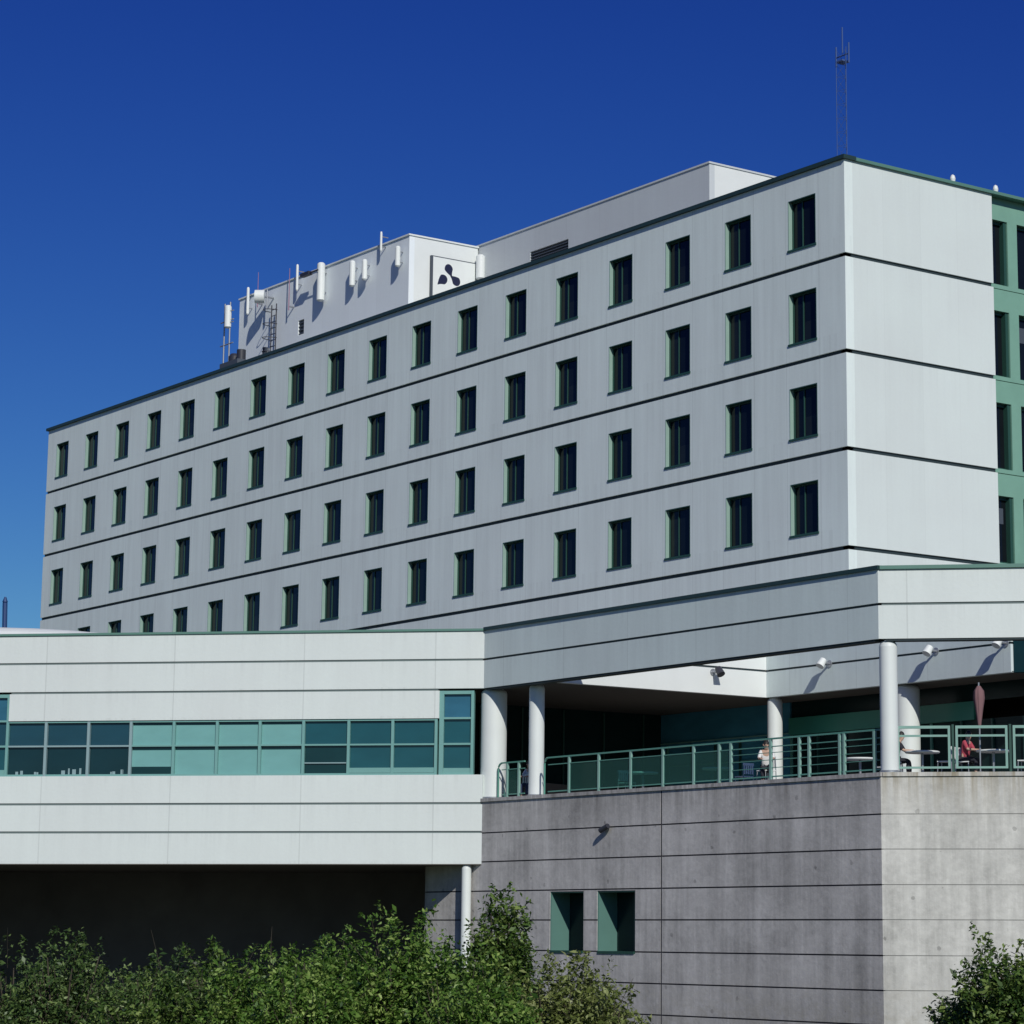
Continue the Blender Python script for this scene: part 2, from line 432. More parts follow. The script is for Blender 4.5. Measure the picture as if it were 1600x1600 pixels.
# windows of the long front: real openings with teal linings
def win_mesh(w, h, fr, depth=0.22, variant=0):
    f = MB(); g = MB()
    t = 0.035
    f.box(fr, -w / 2, -w / 2 + t, -depth, 0.004, 0, h, 0)  # sun-facing jamb painted paler than the other sides
    f.box(fr, w / 2 - t, w / 2, -depth, 0.004, 0, h, 1)
    f.box(fr, -w / 2 + t, w / 2 - t, -depth, 0.003, h - t, h, 1)
    f.box(fr, -w / 2 - 0.03, w / 2 + 0.03, -depth, 0.035, -0.05, 0.035, 1)
    # sash frame and mullion
    for (a, b2, c2, d2) in ((-w / 2 + t, -w / 2 + t + .05, .035, h - t), (w / 2 - t - .05, w / 2 - t, .035, h - t)):
        f.box(fr, a, b2, -depth, -depth + .06, c2, d2, 1)
    f.box(fr, -w / 2 + t + .05, w / 2 - t - .05, -depth, -depth + .06, h - t - .05, h - t, 1)
    f.box(fr, -w / 2 + t + .05, w / 2 - t - .05, -depth, -depth + .06, .035, .085, 1)
    f.box(fr, -w * 0.12, -w * 0.12 + .045, -depth, -depth + .05, .085, h - t - .05, 1)
    g.box(fr, -w / 2 + t, w / 2 - t, -depth - .04, -depth + 0.012, .035, h - t, 0)
    if variant == 1:     # a curtain pulled part way behind the glass
        g.box(fr, -w / 2 + .10, -w * 0.14, -depth + 0.013, -depth + 0.016, .10, h - .1, 1)
    if variant == 2:
        g.box(fr, -w * 0.08, w / 2 - .10, -depth + 0.013, -depth + 0.016, .10, h * .42, 1)
    return (f.mesh('window', [M['frame'], M['frame_d']]), g.mesh('pane', [M['glass'], M['glass2']]))
win_protos = [win_mesh(WW, 1.94, FA, 0.225, v) for v in range(3)]
for k, z in enumerate(levels):
    for i in range(NWIN):
        v = rng.choice([0, 0, 0, 0, 0, 1, 2])
        o = bpy.data.objects.new('window', win_protos[v][0]); col.objects.link(o); o.parent = tower
        o.location = (-W0 - SW * i + 30, -8, z + 0.72 + 4)
        g = bpy.data.objects.new('pane', win_protos[v][1]); col.objects.link(g); g.parent = o

# green bay at the right end of the side wall
FG = Fr((-0.28, 0), (0, 1), (1, 0))
gw = MB()
gus = [WS + 0.003, 7.66, 8.70, 9.22, 10.3, 10.82, 11.9, 12.4, 13.5, 14.0, 15.1, 15.6, 16.7, 17.2, 18.3, 18.8, 19.9, 21]
for k, z in enumerate(levels):
    gw.sheet(FG, gus, [z - (0 if k else 3), z + 0.16, z + 2.72, z + H - 0.03 if k < 3 else ZT], 0.35, hole=lambda i, j: j == 1 and i % 2 == 1)
gw.build('green_bay', M['green'], tower)
gm = MB(); pf = MB()
for k, z in enumerate(levels):
    for i in range(1, len(gus) - 1, 2):
        o = MB(); a, b2 = gus[i], gus[i + 1]
        o.box(FG, a, a + .05, -.33, -.1, z + .16, z + 2.72); o.box(FG, b2 - .16, b2, -.33, -.06, z + .16, z + 2.72)
        o.box(FG, a + .05, b2 - .16, -.33, -.2, z + 2.6, z + 2.72); o.box(FG, a + .05, b2 - .16, -.33, -.2, z + .16, z + .24)
        wo = o.build('window', M['frame_d'], tower)
        g = MB(); g.box(FG, a + .05, b2 - .16, -.32, -.28, z + .24, z + 2.6)
        if (k + i) % 4 == 1: g.box(FG, a + .1, b2 - .3, -.279, -.275, z + 1.7, z + 2.3, 1)
        g.build('pane', [M['glass'], M['louvre']], wo)

# ------------------------------------------------------------------ rooftop
ph = thing('rooftop_plant_room', 'small pale box-like plant room on the roof with slim aerials mounted on it', 'plant room', (-44, 6, 27.4))
X1, YP, ZP1 = -36.03, 4.0, 33.30
f = MB(); f.sheet(Fr((0, YP), (1, 0), (0, -1)), [-53, -46.65, -46.05, X1], [27.4, 30.20, 30.98, ZP1], .3, hole=lambda i, j: i == 1 and j == 1)
f.build('front_wall', M['pent_b'], ph)
f = MB(); f.box(WORLD, X1 - .3, X1, YP + .3, 8.02, 27.4, ZP1); f.box(WORLD, -53, -52.7, YP + .3, 8.02, 27.4, ZP1); f.box(WORLD, -52.7, X1 - .3, 7.7, 8.02, 27.4, ZP1)
f.build('side_wall', M['white'], ph)
f = MB(); f.box(WORLD, -53.06, X1 + .06, YP - .06, 8.06, ZP1 + .002, ZP1 + .08); f.build('roof', M['white'], ph)
f = MB(); f.box(WORLD, -46.65, -46.05, YP + .1, YP + .16, 30.20, 30.98)
for j in range(4): f.box(WORLD, -46.65, -46.05, YP + .03, YP + .1, 30.24 + j * .19, 30.30 + j * .19)
f.build('vent', M['louvre'], ph)

ph2 = thing('rooftop_penthouse', 'long grey rooftop penthouse with a pale end wall, right of the aerials', 'penthouse', (-27, 11, 27.4))
X2, Y2, ZP2 = -17.83, 8.1, 33.40
f = MB(); f.sheet(Fr((0, Y2), (1, 0), (0, -1)), [-40, -31.6, -28.45, X2], [27.4, 30.9, 32.2, ZP2], .3, hole=lambda i, j: i == 1 and j == 1)
f.build('front_wall', M['pent'], ph2)
f = MB(); f.box(WORLD, X2 - .3, X2, Y2 + .3, 16, 27.4, ZP2); f.box(WORLD, -40, X2 - .3, 15.7, 16, 27.4, ZP2)
f.build('side_wall', M['white'], ph2)
f = MB(); f.box(WORLD, -40, X2 + .05, Y2 - .05, 16.05, ZP2 + .002, ZP2 + .08); f.build('roof', M['pent'], ph2)
f = MB(); f.box(WORLD, -31.6, -28.45, Y2 + .12, Y2 + .2, 30.9, 32.2)
for j in range(9): f.box(WORLD, -31.6, -28.45, Y2 + .02, Y2 + .12, 30.93 + j * .14, 30.97 + j * .14)
f.build('louvre', M['louvre'], ph2)

# emblem board on the plant room side wall
sg = thing('emblem_sign', 'square white sign with a dark navy three-lobed swirl emblem on the plant room', 'sign', (X1 + .02, 6.6, 29.2))
f = MB(); f.box(WORLD, X1 + .03, X1 + .16, 5.30, 7.78, 29.1, 32.42); f.build('board', M['white'], sg)
f = MB(); f.box(WORLD, X1 + .002, X1 + .15, 5.20, 5.298, 29.1, 32.42); f.box(WORLD, X1 + .002, X1 + .15, 5.20, 7.78, 32.422, 32.47); f.build('edge', M['louvre'], sg)
f = MB()
XE = X1 + .163
ecx, ecz = 6.28, 31.53
def lobe(cy, cz, ang, s=1.0):
    """teardrop with a curved tail, drawn flat on the board"""
    pts = []
    for t in np.linspace(0, 2 * math.pi, 28, endpoint=False):
        x = 0.24 * math.cos(t); y = 0.21 * math.sin(t) * (1.0 if math.cos(t) > 0 else (1 + math.cos(t) * 0.75))
        if math.cos(t) < 0: x *= 1.35; y -= 0.12 * (math.cos(t) ** 2)
        x *= s; y *= s
        pts.append((cy + x * math.cos(ang) - y * math.sin(ang), cz + x * math.sin(ang) + y * math.cos(ang)))
    k = len(f.v)
    f.face([(XE, y, z) for y, z in pts])
    f.face([(XE - .01, y, z) for y, z in pts][::-1])
for a, dy, dz, s in ((math.radians(100), -.07, .36, 1.15), (math.radians(-50), .36, -.14, 1.15), (math.radians(25), -.42, -.20, 1.2)):
    lobe(ecx + dy, ecz + dz, a, s)
f.build('emblem', M['navyink'], sg)

# panel aerials
def aerial(x, y, z0, z1, w, label, arm_dir=(0, 1), cable=True, grp='aerials on the plant room'):
    t = thing('panel_antenna', label, 'antenna', (x, y, z0), grp)
    f = MB(); d = w * .55
    prof = [(w * .30, z0), (w * .5, z0 + .06), (w * .5, z1 - .08), (w * .32, z1)]
    f.lathe(x, y, prof, 10); f.build('radome', M['white'], t)
    f = MB()
    for zz in (z0 + .25 * (z1 - z0), z0 + .75 * (z1 - z0)):
        f.tube([(x, y, zz), (x + arm_dir[0] * .40, y + arm_dir[1] * .40, zz)], .03, 6)
    f.build('bracket', M['metal'], t)
    return t
aerial(-43.9, 3.68, 31.45, 33.47, .42, 'tallest white upright antenna, beside the dark camera on the plant room')
aerial(-40.85, 3.70, 31.62, 32.95, .31, 'white antenna, left of the close pair on the plant room wall')
aerial(-39.68, 3.70, 31.72, 32.78, .28, 'white antenna, right of the close pair on the plant room wall')
aerial(-36.6, 3.70, 31.78, 32.82, .27, 'slim white antenna close to the corner left of the emblem sign')
aerial(-53.35, 3.5, 31.75, 33.00, .38, 'white antenna held out past the far left end of the plant room', (1, 0.3))
aerial(-35.6, 7.9, 31.60, 32.85, .46, 'short wide white antenna right of the emblem sign', (-1, 0))
t = thing('whip_aerial', 'thin reddish whip aerial rising above the plant room left of the white antennas', 'antenna', (-47.16, 3.7, 32))
f = MB(); f.tube([(-47.16, 3.7, 31.6), (-47.16, 3.7, 33.85)], .035, 6, r2=.02); f.build('rod', simple('reddish_rod', (.30, .16, .24), .6), t)
f = MB(); f.tube([(-47.16, 3.7, 31.8), (-47.16, 4.0, 31.8)], .04, 6); f.build('bracket', M['metal'], t)
t = thing('whip_aerial', 'short reddish whip aerial at the left of the plant room roof edge', 'antenna', (-50.5, 3.7, 32))
f = MB(); f.tube([(-50.5, 3.7, 32.4), (-50.5, 3.7, 34.3)], .03, 6, r2=.015); f.build('rod', bpy.data.materials['reddish_rod'], t)
f = MB(); f.tube([(-50.5, 3.7, 32.6), (-50.5, 4.0, 32.6)], .04, 6); f.build('bracket', M['metal'], t)
aerial(-51.6, 3.72, 32.2, 33.7, .16, 'thin short pale aerial at the top left corner of the plant room')
aerial(-46.4, 3.72, 32.5, 33.9, .14, 'thin pale aerial just right of the reddish whip above the wall')
aerial(-38.2, 3.72, 32.9, 33.9, .12, 'very thin pale aerial between the close pair and the corner antenna')
t = thing('roof_camera', 'dark horizontal camera arm sticking out left of the tallest antenna', 'camera', (-44.6, 3.5, 32.9))
f = MB(); f.box(WORLD, -45.4, -44.55, 3.3, 3.55, 32.95, 33.13); f.build('body', M['darkmetal'], t)
f = MB(); f.tube([(-44.6, 3.4, 33.03), (-43.75, 3.4, 33.03)], .04, 6); f.build('bracket', M['darkmetal'], t)
t = thing('round_dish', 'pale drum-shaped dish aerial near the left end of the plant room top', 'antenna', (-49.3, 3.3, 32.3))
f = MB(); f.tube([(-49.6, 3.05, 32.7), (-49.3, 3.45, 32.7)], .36, 16); f.build('drum', M['white'], t)
f = MB(); f.tube([(-49.3, 3.4, 32.7), (-49.3, 4.0, 32.7)], .05, 6); f.tube([(-49.3, 3.6, 31.9), (-49.3, 3.6, 33.1)], .05, 6); f.build('bracket', M['metal'], t)
t = thing('access_ladder', 'dark caged ladder fixed to the left of the plant room wall', 'ladder', (-48.7, 3.8, 29))
f = MB()
for dx in (-.25, .25): f.tube([(-48.7 + dx, 3.7, 28.0), (-48.7 + dx, 3.7, 32.2)], .035, 6)
f.build('rail', M['darkmetal'], t)
f = MB()
for j in range(12): f.tube([(-48.95, 3.7, 28.3 + j * .33), (-48.45, 3.7, 28.3 + j * .33)], .02, 6)
f.build('rung', M['darkmetal'], t)
for j in range(4):
    f = MB(); pts = [(-48.7 + .36 * math.cos(a), 3.7 - .62 * math.sin(a), 29.6 + j * .75) for a in np.linspace(0, math.pi, 9)]
    f.tube(pts, .022, 6); f.build('cage_hoop', M['darkmetal'], t)
t = thing('air_handling_unit', 'dark cluttered air unit with ducts at the foot of the ladder', 'machine', (-50, 2.6, 27.4))
f = MB(); f.box(WORLD, -51.3, -49.4, 2.0, 3.2, 27.4, 29.2); f.build('casing', M['louvre'], t)
f = MB(); f.lathe(-50.8, 2.6, [(.32, 29.2), (.32, 29.6), (.2, 29.75)], 14); f.build('fan', M['darkmetal'], t)
f = MB(); f.lathe(-49.9, 2.5, [(.24, 29.2), (.24, 29.8)], 14); f.build('fan', M['darkmetal'], t)
f = MB(); f.tube([(-49.4, 2.7, 28.6), (-48.9, 2.9, 28.6), (-48.7, 3.2, 28.9), (-48.7, 3.3, 29.8)], .2, 8); f.build('duct', M['louvre'], t)
t = thing('pipe_frame', 'pale pipe frame with crossbars hanging off the left end of the plant room', 'frame', (-53.5, 3.6, 28))
f = MB()
for x in (-53.9, -53.3): f.tube([(x, 3.6, 27.6), (x, 3.6, 33.2)], .05, 6)
f.build('pole', M['metal'], t)
f = MB()
for z in (28.4, 29.6, 30.9, 32.2): f.tube([(-54.3, 3.6, z), (-52.9, 3.6, z)], .035, 6)
f.build('crossbar', M['metal'], t)

# lattice mast
t = thing('lattice_mast', 'tall thin three-legged lattice mast standing on the roof near the corner', 'mast', (-6.65, 6, 27.4))
mx_, my_, r0 = -6.65, 6.0, 0.26
f = MB(); legs = []
for q in range(3):
    a = math.radians(90 + 120 * q + 20)
    legs.append((mx_ + r0 * math.cos(a), my_ + r0 * math.sin(a)))
    l = MB(); l.tube([(legs[q][0], legs[q][1], 27.4), (legs[q][0], legs[q][1], 35.2)], .016, 6); l.build('leg', M['mast'], t)
for j in range(13):
    for q in range(3):
        a, b2 = legs[q], legs[(q + 1) % 3]; z = 27.6 + j * .58
        f.tube([(a[0], a[1], z), (b2[0], b2[1], z)], .007, 5)
        f.tube([(a[0], a[1], z), (b2[0], b2[1], z + .58)], .007, 5)
f.build('bracing', M['mast'], t)
f = MB(); f.tube([(mx_, my_, 35.0), (mx_, my_, 36.1)], .03, 6); f.box(WORLD, mx_ - .2, mx_ + .2, my_ - .2, my_ + .2, 34.6, 34.66)
f.tube([(mx_ - .38, my_, 34.9), (mx_ + .38, my_, 34.9)], .03, 6)
for dx in (-.38, .38): f.tube([(mx_ + dx, my_, 34.5), (mx_ + dx, my_, 35.35)], .035, 6)
f.build('head', M['mast'], t)
# small white vents on the roof edge
for yy, lab in ((5.69, 'small white round beacon on the side parapet, over the blank white wall'), (7.98, 'small white round beacon on the side parapet, over the green bay')):
    t = thing('roof_vent', lab, 'ventilator', (-.15, yy, ZT + .12), 'beacons on the side parapet')
    f = MB(); f.lathe(-.15, yy, [(.09, ZT + .12), (.09, ZT + .17), (.05, ZT + .18)], 12); f.build('base', M['metal'], t)
    f = MB(); f.lathe(-.15, yy, [(.09, ZT + .18), (.11, ZT + .3), (.08, ZT + .42), (.02, ZT + .47)], 12); f.build('lamp', M['white'], t)  # plain white vent cap, gives no light

# ------------------------------------------------------------------ WING (banded white building on the left)
FT = 10.42; c_ = 1.02; FBZ = FT - 2 * c_          # fascia top and underside
wing = thing('banded_wing', 'low white banded wing with a long strip of teal windows, raised over a dark undercroft', 'building', (-20, -14, -4))
JW = 0.075
def bands(fr, u0, u1, zs, t, n0, mb, cuts=6):
    us_ = list(np.linspace(u0, u1, cuts))
    for a, b2 in zip(zs[:-1], zs[1:]):
        mb.sheet(fr, us_, [a + (JW / 2 if a != zs[0] else 0), b2 - (JW / 2 if b2 != zs[-1] else 0)], t, n0)
WL = 24.0
w = MB()
bands(FW, 0, WL, [FBZ, FBZ + c_, FT], .3, 0, w)
w.sheet(FW, [1.60, 8, 17.5], [7.33, FBZ - JW], .3)
w.sheet(FW, [19.4, WL], [5.34, FBZ - JW], .3)
bands(FW, 0, WL, [2.23, 3.34, 4.34, 5.34], .3, 0, w)
w.build('wall', M['wing'], wing)
j = MB()
for z in (FBZ + c_, FBZ - JW / 2, 4.34, 3.34):
    a0, a1 = (.05, WL - .05) if z != FBZ - JW / 2 else (1.65, 17.45)
    j.box(FW, a0, a1, -.28, -.035, z - JW, z + JW)
j.build('joint', M['joint_soft'], wing)
# solid body behind the skin
def wq(u, n): return FW(u, n, 0)[:2]
w = MB()
w.prism([wq(.35, -.32), wq(WL - .1, -.32), wq(WL - .1, -14), wq(8, -14), (-13.55, 2)], 2.26, 5.30)
w.prism([wq(7.9, -.5), wq(WL - .1, -.5), wq(WL - .1, -14), (-20, 5), (-13.9, 5)], 5.31, 8.40)
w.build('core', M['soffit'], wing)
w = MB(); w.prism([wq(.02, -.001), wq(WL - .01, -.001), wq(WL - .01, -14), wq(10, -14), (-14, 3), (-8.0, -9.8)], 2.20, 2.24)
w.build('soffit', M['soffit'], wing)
w = MB(); w.box(FW, -.02, WL, -.35, .06, FT + .002, FT + .08); w.build('coping', M['coping_l'], wing)
# strip windows
mul = [1.66, 3.23, 4.83, 6.48, 8.08, 9.66, 11.26, 12.86, 14.44, 16.04, 17.50]
kinds = ['teal', 'teal', 'tealn', 'blind', 'blind', 'blind', 'blind', 'navy', 'navy', 'navy']
GZ0, GZ1, GM = 5.34, 7.33, 6.42
for i in range(len(mul) - 1):
    a, b2, kd = mul[i], mul[i + 1], kinds[i]
    fm = MB(); md = 0 if kd in ('blind', 'teal', 'tealn') else 1
    fm.box(FW, a, a + .10, -.25, -.04, GZ0, GZ1, md)
    fm.box(FW, a + .10, b2, -.25, -.05, GZ1 - .07, GZ1, 0)
    fm.box(FW, a + .10, b2, -.25, -.05, GZ0, GZ0 + .07, 0)
    fm.box(FW, a + .10, b2, -.25, -.06, GM - .03, GM + .03, md)
    if i in (0, 1): fm.box(FW, a + .10, b2, -.2, -.07, GZ0 + .08, GZ0 + .26, 0)
    if i == 2: fm.box(FW, a + .10, b2, -.2, -.10, GZ0 + .42, GZ0 + .46, 1)
    wo = fm.build('window', [M['mullion'], M['mullion_g']], wing)
    up = {'teal': M['tealglass'], 'tealn': M['tealglass'], 'blind': M['blind'], 'navy': M['navy']}[kd]
    lo = {'teal': M['tealglass'], 'tealn': M['tealdark_shade'], 'blind': M['blind'], 'navy': M['navy_low']}[kd]
    g = MB(); g.box(FW, a + .10, b2, -.22, -.17, GM + .03, GZ1 - .07)
    if kd in ('blind',): g.box(FW, a + .10, b2, -.169, -.165, GZ1 - .17, GZ1 - .07, 1)  # shadow of the wall above, painted as a dark head strip
    else: g.box(FW, a + .10, b2, -.169, -.165, GZ1 - .12, GZ1 - .07, 1)  # narrower painted shadow strip at the pane head
    g.build('upper_pane', [up, M['tealdark_shade']], wo)
    g = MB(); g.box(FW, a + .10, b2, -.22, -.17, GZ0 + .07, GM - .03)
    if kd == 'blind': g.box(FW, a + .10, b2, -.169, -.165, GM - .15, GM - .03, 1)  # matching dark strip painted below the transom
    if i == 6: g.box(FW, a + .10, b2, -.169, -.165, GZ0 + .07, GZ0 + .34, 1)
    if kd == 'navy':      # things standing on the inside sill, seen dimly
        for _ in range(4):
            u = random.uniform(a + .25, b2 - .2); hh = random.uniform(.08, .25)
            g.box(FW, u, u + random.uniform(.05, .14), -.169, -.165, GZ0 + .07, GZ0 + .07 + hh, 2)
    g.build('lower_pane', [lo, M['tealdark_shade'], M['mullion_g']], wo)
# tall corner window beside the round column, and its twin at the far left
for (a, b2, light) in ((.36, 1.60, True), (17.5, 19.4, False)):
    fm = MB()
    z1 = FBZ - JW
    fm.box(FW, a, a + .10, -.30, -.06, GZ0, z1); fm.box(FW, b2 - .16, b2, -.30, -.06, GZ0, z1)
    for z in (GZ0, GM - .03, GZ1 - .03, z1 - .12):
        fm.box(FW, a + .10, b2 - .16, -.30, -.08, z, z + (.07 if z != z1 - .12 else .12))
    fm.box(FW, a + .1, b2 - .16, -.28, -.12, GZ0 + .07, GZ0 + .24)
    wo = fm.build('corner_window', M['mullion'], wing)
    for z0, z2, mt in ((GZ0 + .24, GM - .03, 'tealglass'), (GM + .04, GZ1 - .03, 'tealglass' if light else 'navy'), (GZ1 + .04, z1 - .12, 'blueglass')):
        g = MB(); g.box(FW, a + .10, b2 - .16, -.26, -.20, z0, z2)
        g.build('pane', M[mt], wo)
# glazed walls facing the terrace
tw = MB(); tw.box(WORLD, -13.8, -13.5, -15.2, 2.0, 4.45, 8.40)
tw.build('terrace_side_glazing', M['blackglass'], wing)
tm = MB()
for i in range(9): tm.box(WORLD, -13.499, -13.44, -14.5 + i * 1.95, -14.43 + i * 1.95, 4.5, 8.35)
tm.build('terrace_side_mullion', M['frame_d'], wing)

# ------------------------------------------------------------------ PODIUM behind the terrace
pod = thing('terrace_pavilion', 'pale banded upper storey set back over a dark glazed terrace front', 'building', (0, 2, 4.4))
YI = -0.06; XB = -4.50; XR = 7.95
w = MB()
FIA = Fr((0, YI), (1, 0), (0, -1)); FIB = Fr((XB, 0), (0, 1), (1, 0))
bands(FIA, XB + .003, XR, [FBZ, 9.35, 10.36], .25, 0, w, 4)
w.build('inner_wall', M['pod_a'], pod)
w = MB(); bands(FIB, -10.0, YI - .002, [FBZ, 9.35, 10.36], .25, 0, w, 4)
w.build('inner_side_wall', M['white'], pod)
w = MB(); w.box(FIA, XB + .05, XR - .05, -.2, -.04, 9.28, 9.42); w.box(FIB, -10, -.1, -.2, -.03, 9.29, 9.41)
w.build('joint', M['joint'], pod)
# slab over the covered parts
w = MB()
w.prism([wq(.3, -.31), (XB - .26, -9.9), (XB - .26, .20), (XR, .20), (XR + 4, 4.2), (XR + 4, 14), (-20, 14), wq(14, -14), wq(WL - .1, -14), wq(WL - .1, -.31)], 8.42, 10.30)
w.build('roof_slab', M['soffit'], pod)
w = MB(); w.prism([wq(.2, -.2), (XB - .02, -9.75), (XB - .02, -.02), (XR, -.02), (XR, 2.5), (-13.4, 2.5), (-13.4, -15)], FBZ + .005, FBZ + .035)
w.build('soffit', M['soffit'], pod)
w = MB(); w.prism([(XR + .02, .05), (XR + 4, 4.1), (XR + 3.8, 4.3), (XR - .15, .22)], FBZ, 10.3)
w.build('end_panel', M['navy_low'], pod)  # dark blue panel closing the right end
# glass front under the soffit
YG = 2.0
w = MB()
w.box(WORLD, -13.45, -5.6, YG, YG + .1, 4.5, 7.2); w.box(WORLD, -13.45, -5.6, YG + .001, YG + .1, 7.25, 8.38)
w.build('sky_reflection_glazing', glass_mat('recess_sky_reflection_glass', (0.06, 0.25, 0.36), 0.12, 0.5, 0.45), pod)  # reflected sky painted into these panes as blue
w = MB(); w.box(WORLD, -5.5, 12, YG, YG + .1, 4.5, 7.15); w.box(WORLD, -5.5, 12, YG + .03, YG + .1, 7.8, 8.38); w.build('dark_glazing', M['blackglass'], pod)
w = MB(); w.box(WORLD, -5.55, 4.2, YG - .10, YG - .002, 7.15, 7.78); w.build('spandrel', M['mullion'] if False else simple('deep_green_spandrel', (.05, .26, .19), .4), pod)
for i in range(17):
    x = -13.0 + i * 1.5
    w = MB(); w.box(WORLD, x, x + .08, YG - .08, YG - .001 if x < -5.6 or x > 4.2 else YG - .101 + .1 - .001, 4.5, 7.14); w.build('mullion', M['rail'] if i % 5 == 0 else M['frame_d'], pod)
for z in (5.4, 6.3, 7.2):
    w = MB(); w.box(WORLD, -13.4, -5.6, YG - .06, YG - .003, z, z + .05); w.build('transom', M['mullion'], pod)
w = MB(); w.box(WORLD, 11.9, 12.2, YG + .12, 13, 4.45, 8.38); w.build('right_wall', M['soffit'], pod)
w = MB(); w.box(WORLD, -13.4, 11.8, 6.0, 6.2, 4.45, 8.38); w.build('rear_wall', M['soffit'], pod)

# canopy beam around the terrace edge
can = thing('canopy_beam', 'open ring beam of banded cladding carried on round columns over the terrace edge', 'canopy', (P[0], P[1], 4.5))
w = MB(); bands(FPA, Q[0] + .003, P[0], [FBZ, FBZ + c_, FT], .45, 0, w, 5); w.build('shaded_face', M['pod_a'], can)
w = MB()
FPC2 = Fr(P, (S2, S2), (S2, -S2))
bands(FPC2, 0.0, 15, [FBZ, FBZ + c_, FT], .45, 0, w, 4); w.build('sunlit_face', M['pod_c'], can)
w = MB(); w.box(FPA, Q[0] + .1, P[0] - .1, -.4, -.04, FBZ + c_ - JW, FBZ + c_ + JW); w.build('joint', M['joint'], can)
w = MB(); w.box(FPC, .1, 14.9, -.4, -.04, FBZ + c_ - JW, FBZ + c_ + JW); w.build('light_joint', M['joint_soft'], can)
w = MB(); w.box(FPA, Q[0] + .01, P[0] + .06, -.5, .07, FT + .002, FT + .12); w.build('coping', M['coping'], can)
w = MB(); w.box(FPC, .06, 15, -.5, .07, FT + .003, FT + .11); w.build('coping', M['coping_l'], can)
w = MB(); w.box(FPA, Q[0] + .1, P[0] - .2, -.43, -.03, FBZ - .06, FBZ - .002); w.box(FPC, .2, 15, -.43, -.03, FBZ - .06, FBZ - .003); w.build('underside_strip', M['joint'], can)  # dark strip covering the underside of the beam

# round columns
def column(x, y, z0, z1, r, label, cap=True):
    t = thing('round_column', label, 'column', (x, y, z0), 'round white columns')
    f = MB(); f.lathe(x, y, [(r, z0), (r, z1 - (.16 if cap else 0)), (r * .93, z1 - .08 if cap else z1 + .001), (r * .7, z1)], 36); f.build('shaft', M['column'], t)
    f = MB(); f.lathe(x, y, [(r * 1.12, z0 + .001), (r * 1.12, z0 + .10), (r * 1.02, z0 + .12)], 36); f.build('base_ring', M['metal'], t)
    return t
column(P[0] - .03, P[1] + .40, 4.45, FBZ - .05, .265, 'fully sunlit slim white column under the outer corner of the canopy beam')
column(-5.62, P[1] + .62, 4.45, FBZ, .27, 'white column on the terrace parapet, between the wing and the glass railing')
column(-8.15, P[1] + .55, 4.45, FBZ, .46, 'thick white column at the corner of the banded wing beside its tall window')
column(XB + .05, YI + .35, 4.45, FBZ, .28, 'white column under the inner corner of the set-back storey, behind a seated person')
column(2.35, .55, 4.45, FBZ, .42, 'broad half-shaded white column behind the white table, right of the corner column')
column(P[0] + 9.2, P[1] + 9.2 + .6, 4.45, FBZ - .05, .265, 'slim white column under the far right part of the canopy beam')
column(-8.57, -10.44, -4.4, 2.22, .17, 'thin sunlit white column below the wing in front of the concrete wall')

# wall lamps on the inner wall
def flood(x, y, z, out, label, mat):
    t = thing('floodlight', label, 'lamp', (x, y, z), 'floodlights under the canopy')
    ox, oy = out
    f = MB(); f.tube([(x, y, z), (x + ox * .42, y + oy * .42, z + .02)], .045, 8); f.build('arm', M['metal'], t)
    f = MB(); f.tube([(x + ox * .30, y + oy * .30, z + .13), (x + ox * .48, y + oy * .48, z - .12)], .12, 14, r2=.155); f.build('head', mat, t)
    f = MB(); f.tube([(x, y, z), (x + ox * .03, y + oy * .03, z)], .13, 12); f.build('mount', M['metal'], t)
for x, lab in ((-1.0, 'white floodlight left of the corner column, on the inner wall'), (4.45, 'white floodlight just right of the corner column, on the inner wall'), (7.75, 'white floodlight at the right end of the inner wall')):
    flood(x, YI, 9.35, (0, -1), lab, M['white'])
flood(XB, -2.6, 9.15, (1, 0), 'small dark floodlight on the bright inner side wall', M['darkmetal'])

# ------------------------------------------------------------------ CONCRETE TERRACE WALL
cw = thing('concrete_terrace_wall', 'tall weathered grey concrete wall with horizontal grooves carrying the terrace', 'wall', (P[0], P[1], -4.5))
g0 = [4.5 - .12, 3.30, 2.30, 1.29, .30, -.71, -1.69, -2.66, -3.65, -4.6]
wins = [(-3.86, -1.95), (-1.20, .86)]
GV = .045; GVV = .07
w = MB()
for a, b2 in zip(g0[:-1], g0[1:]):
    top, bot = a - (GV / 2 if a != g0[0] else 0), b2 + GV / 2
    for (ua, ub) in ((-11.6, 2.22 - GVV / 2), (2.22 + GVV / 2, P[0])):
        us_ = [ua, ub]; hole = None
        if ua == -11.6:
            us_ = [ua, wins[0][0], wins[0][1], wins[1][0], wins[1][1], ub]
            lo_, hi_ = -.78, 1.24
            if bot < hi_ and top > lo_:
                zz = sorted({bot, top, max(bot, min(top, lo_)), max(bot, min(top, hi_))})
                mid = [(zz[i] + zz[i + 1]) / 2 for i in range(len(zz) - 1)]
                w.sheet(FPA, us_, zz, .95, 0, hole=lambda i, jj, mid=mid: i in (1, 3) and lo_ < mid[jj] < hi_)
                continue
        w.sheet(FPA, us_, [bot, top], .9, 0)
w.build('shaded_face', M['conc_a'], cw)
w = MB()
for a, b2 in zip(g0[:-1], g0[1:]):
    w.sheet(FPC, [0.0, 7, 16], [b2 + .011, a - (.011 if a != g0[0] else 0)], .6, 0)
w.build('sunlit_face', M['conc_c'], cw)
w = MB()
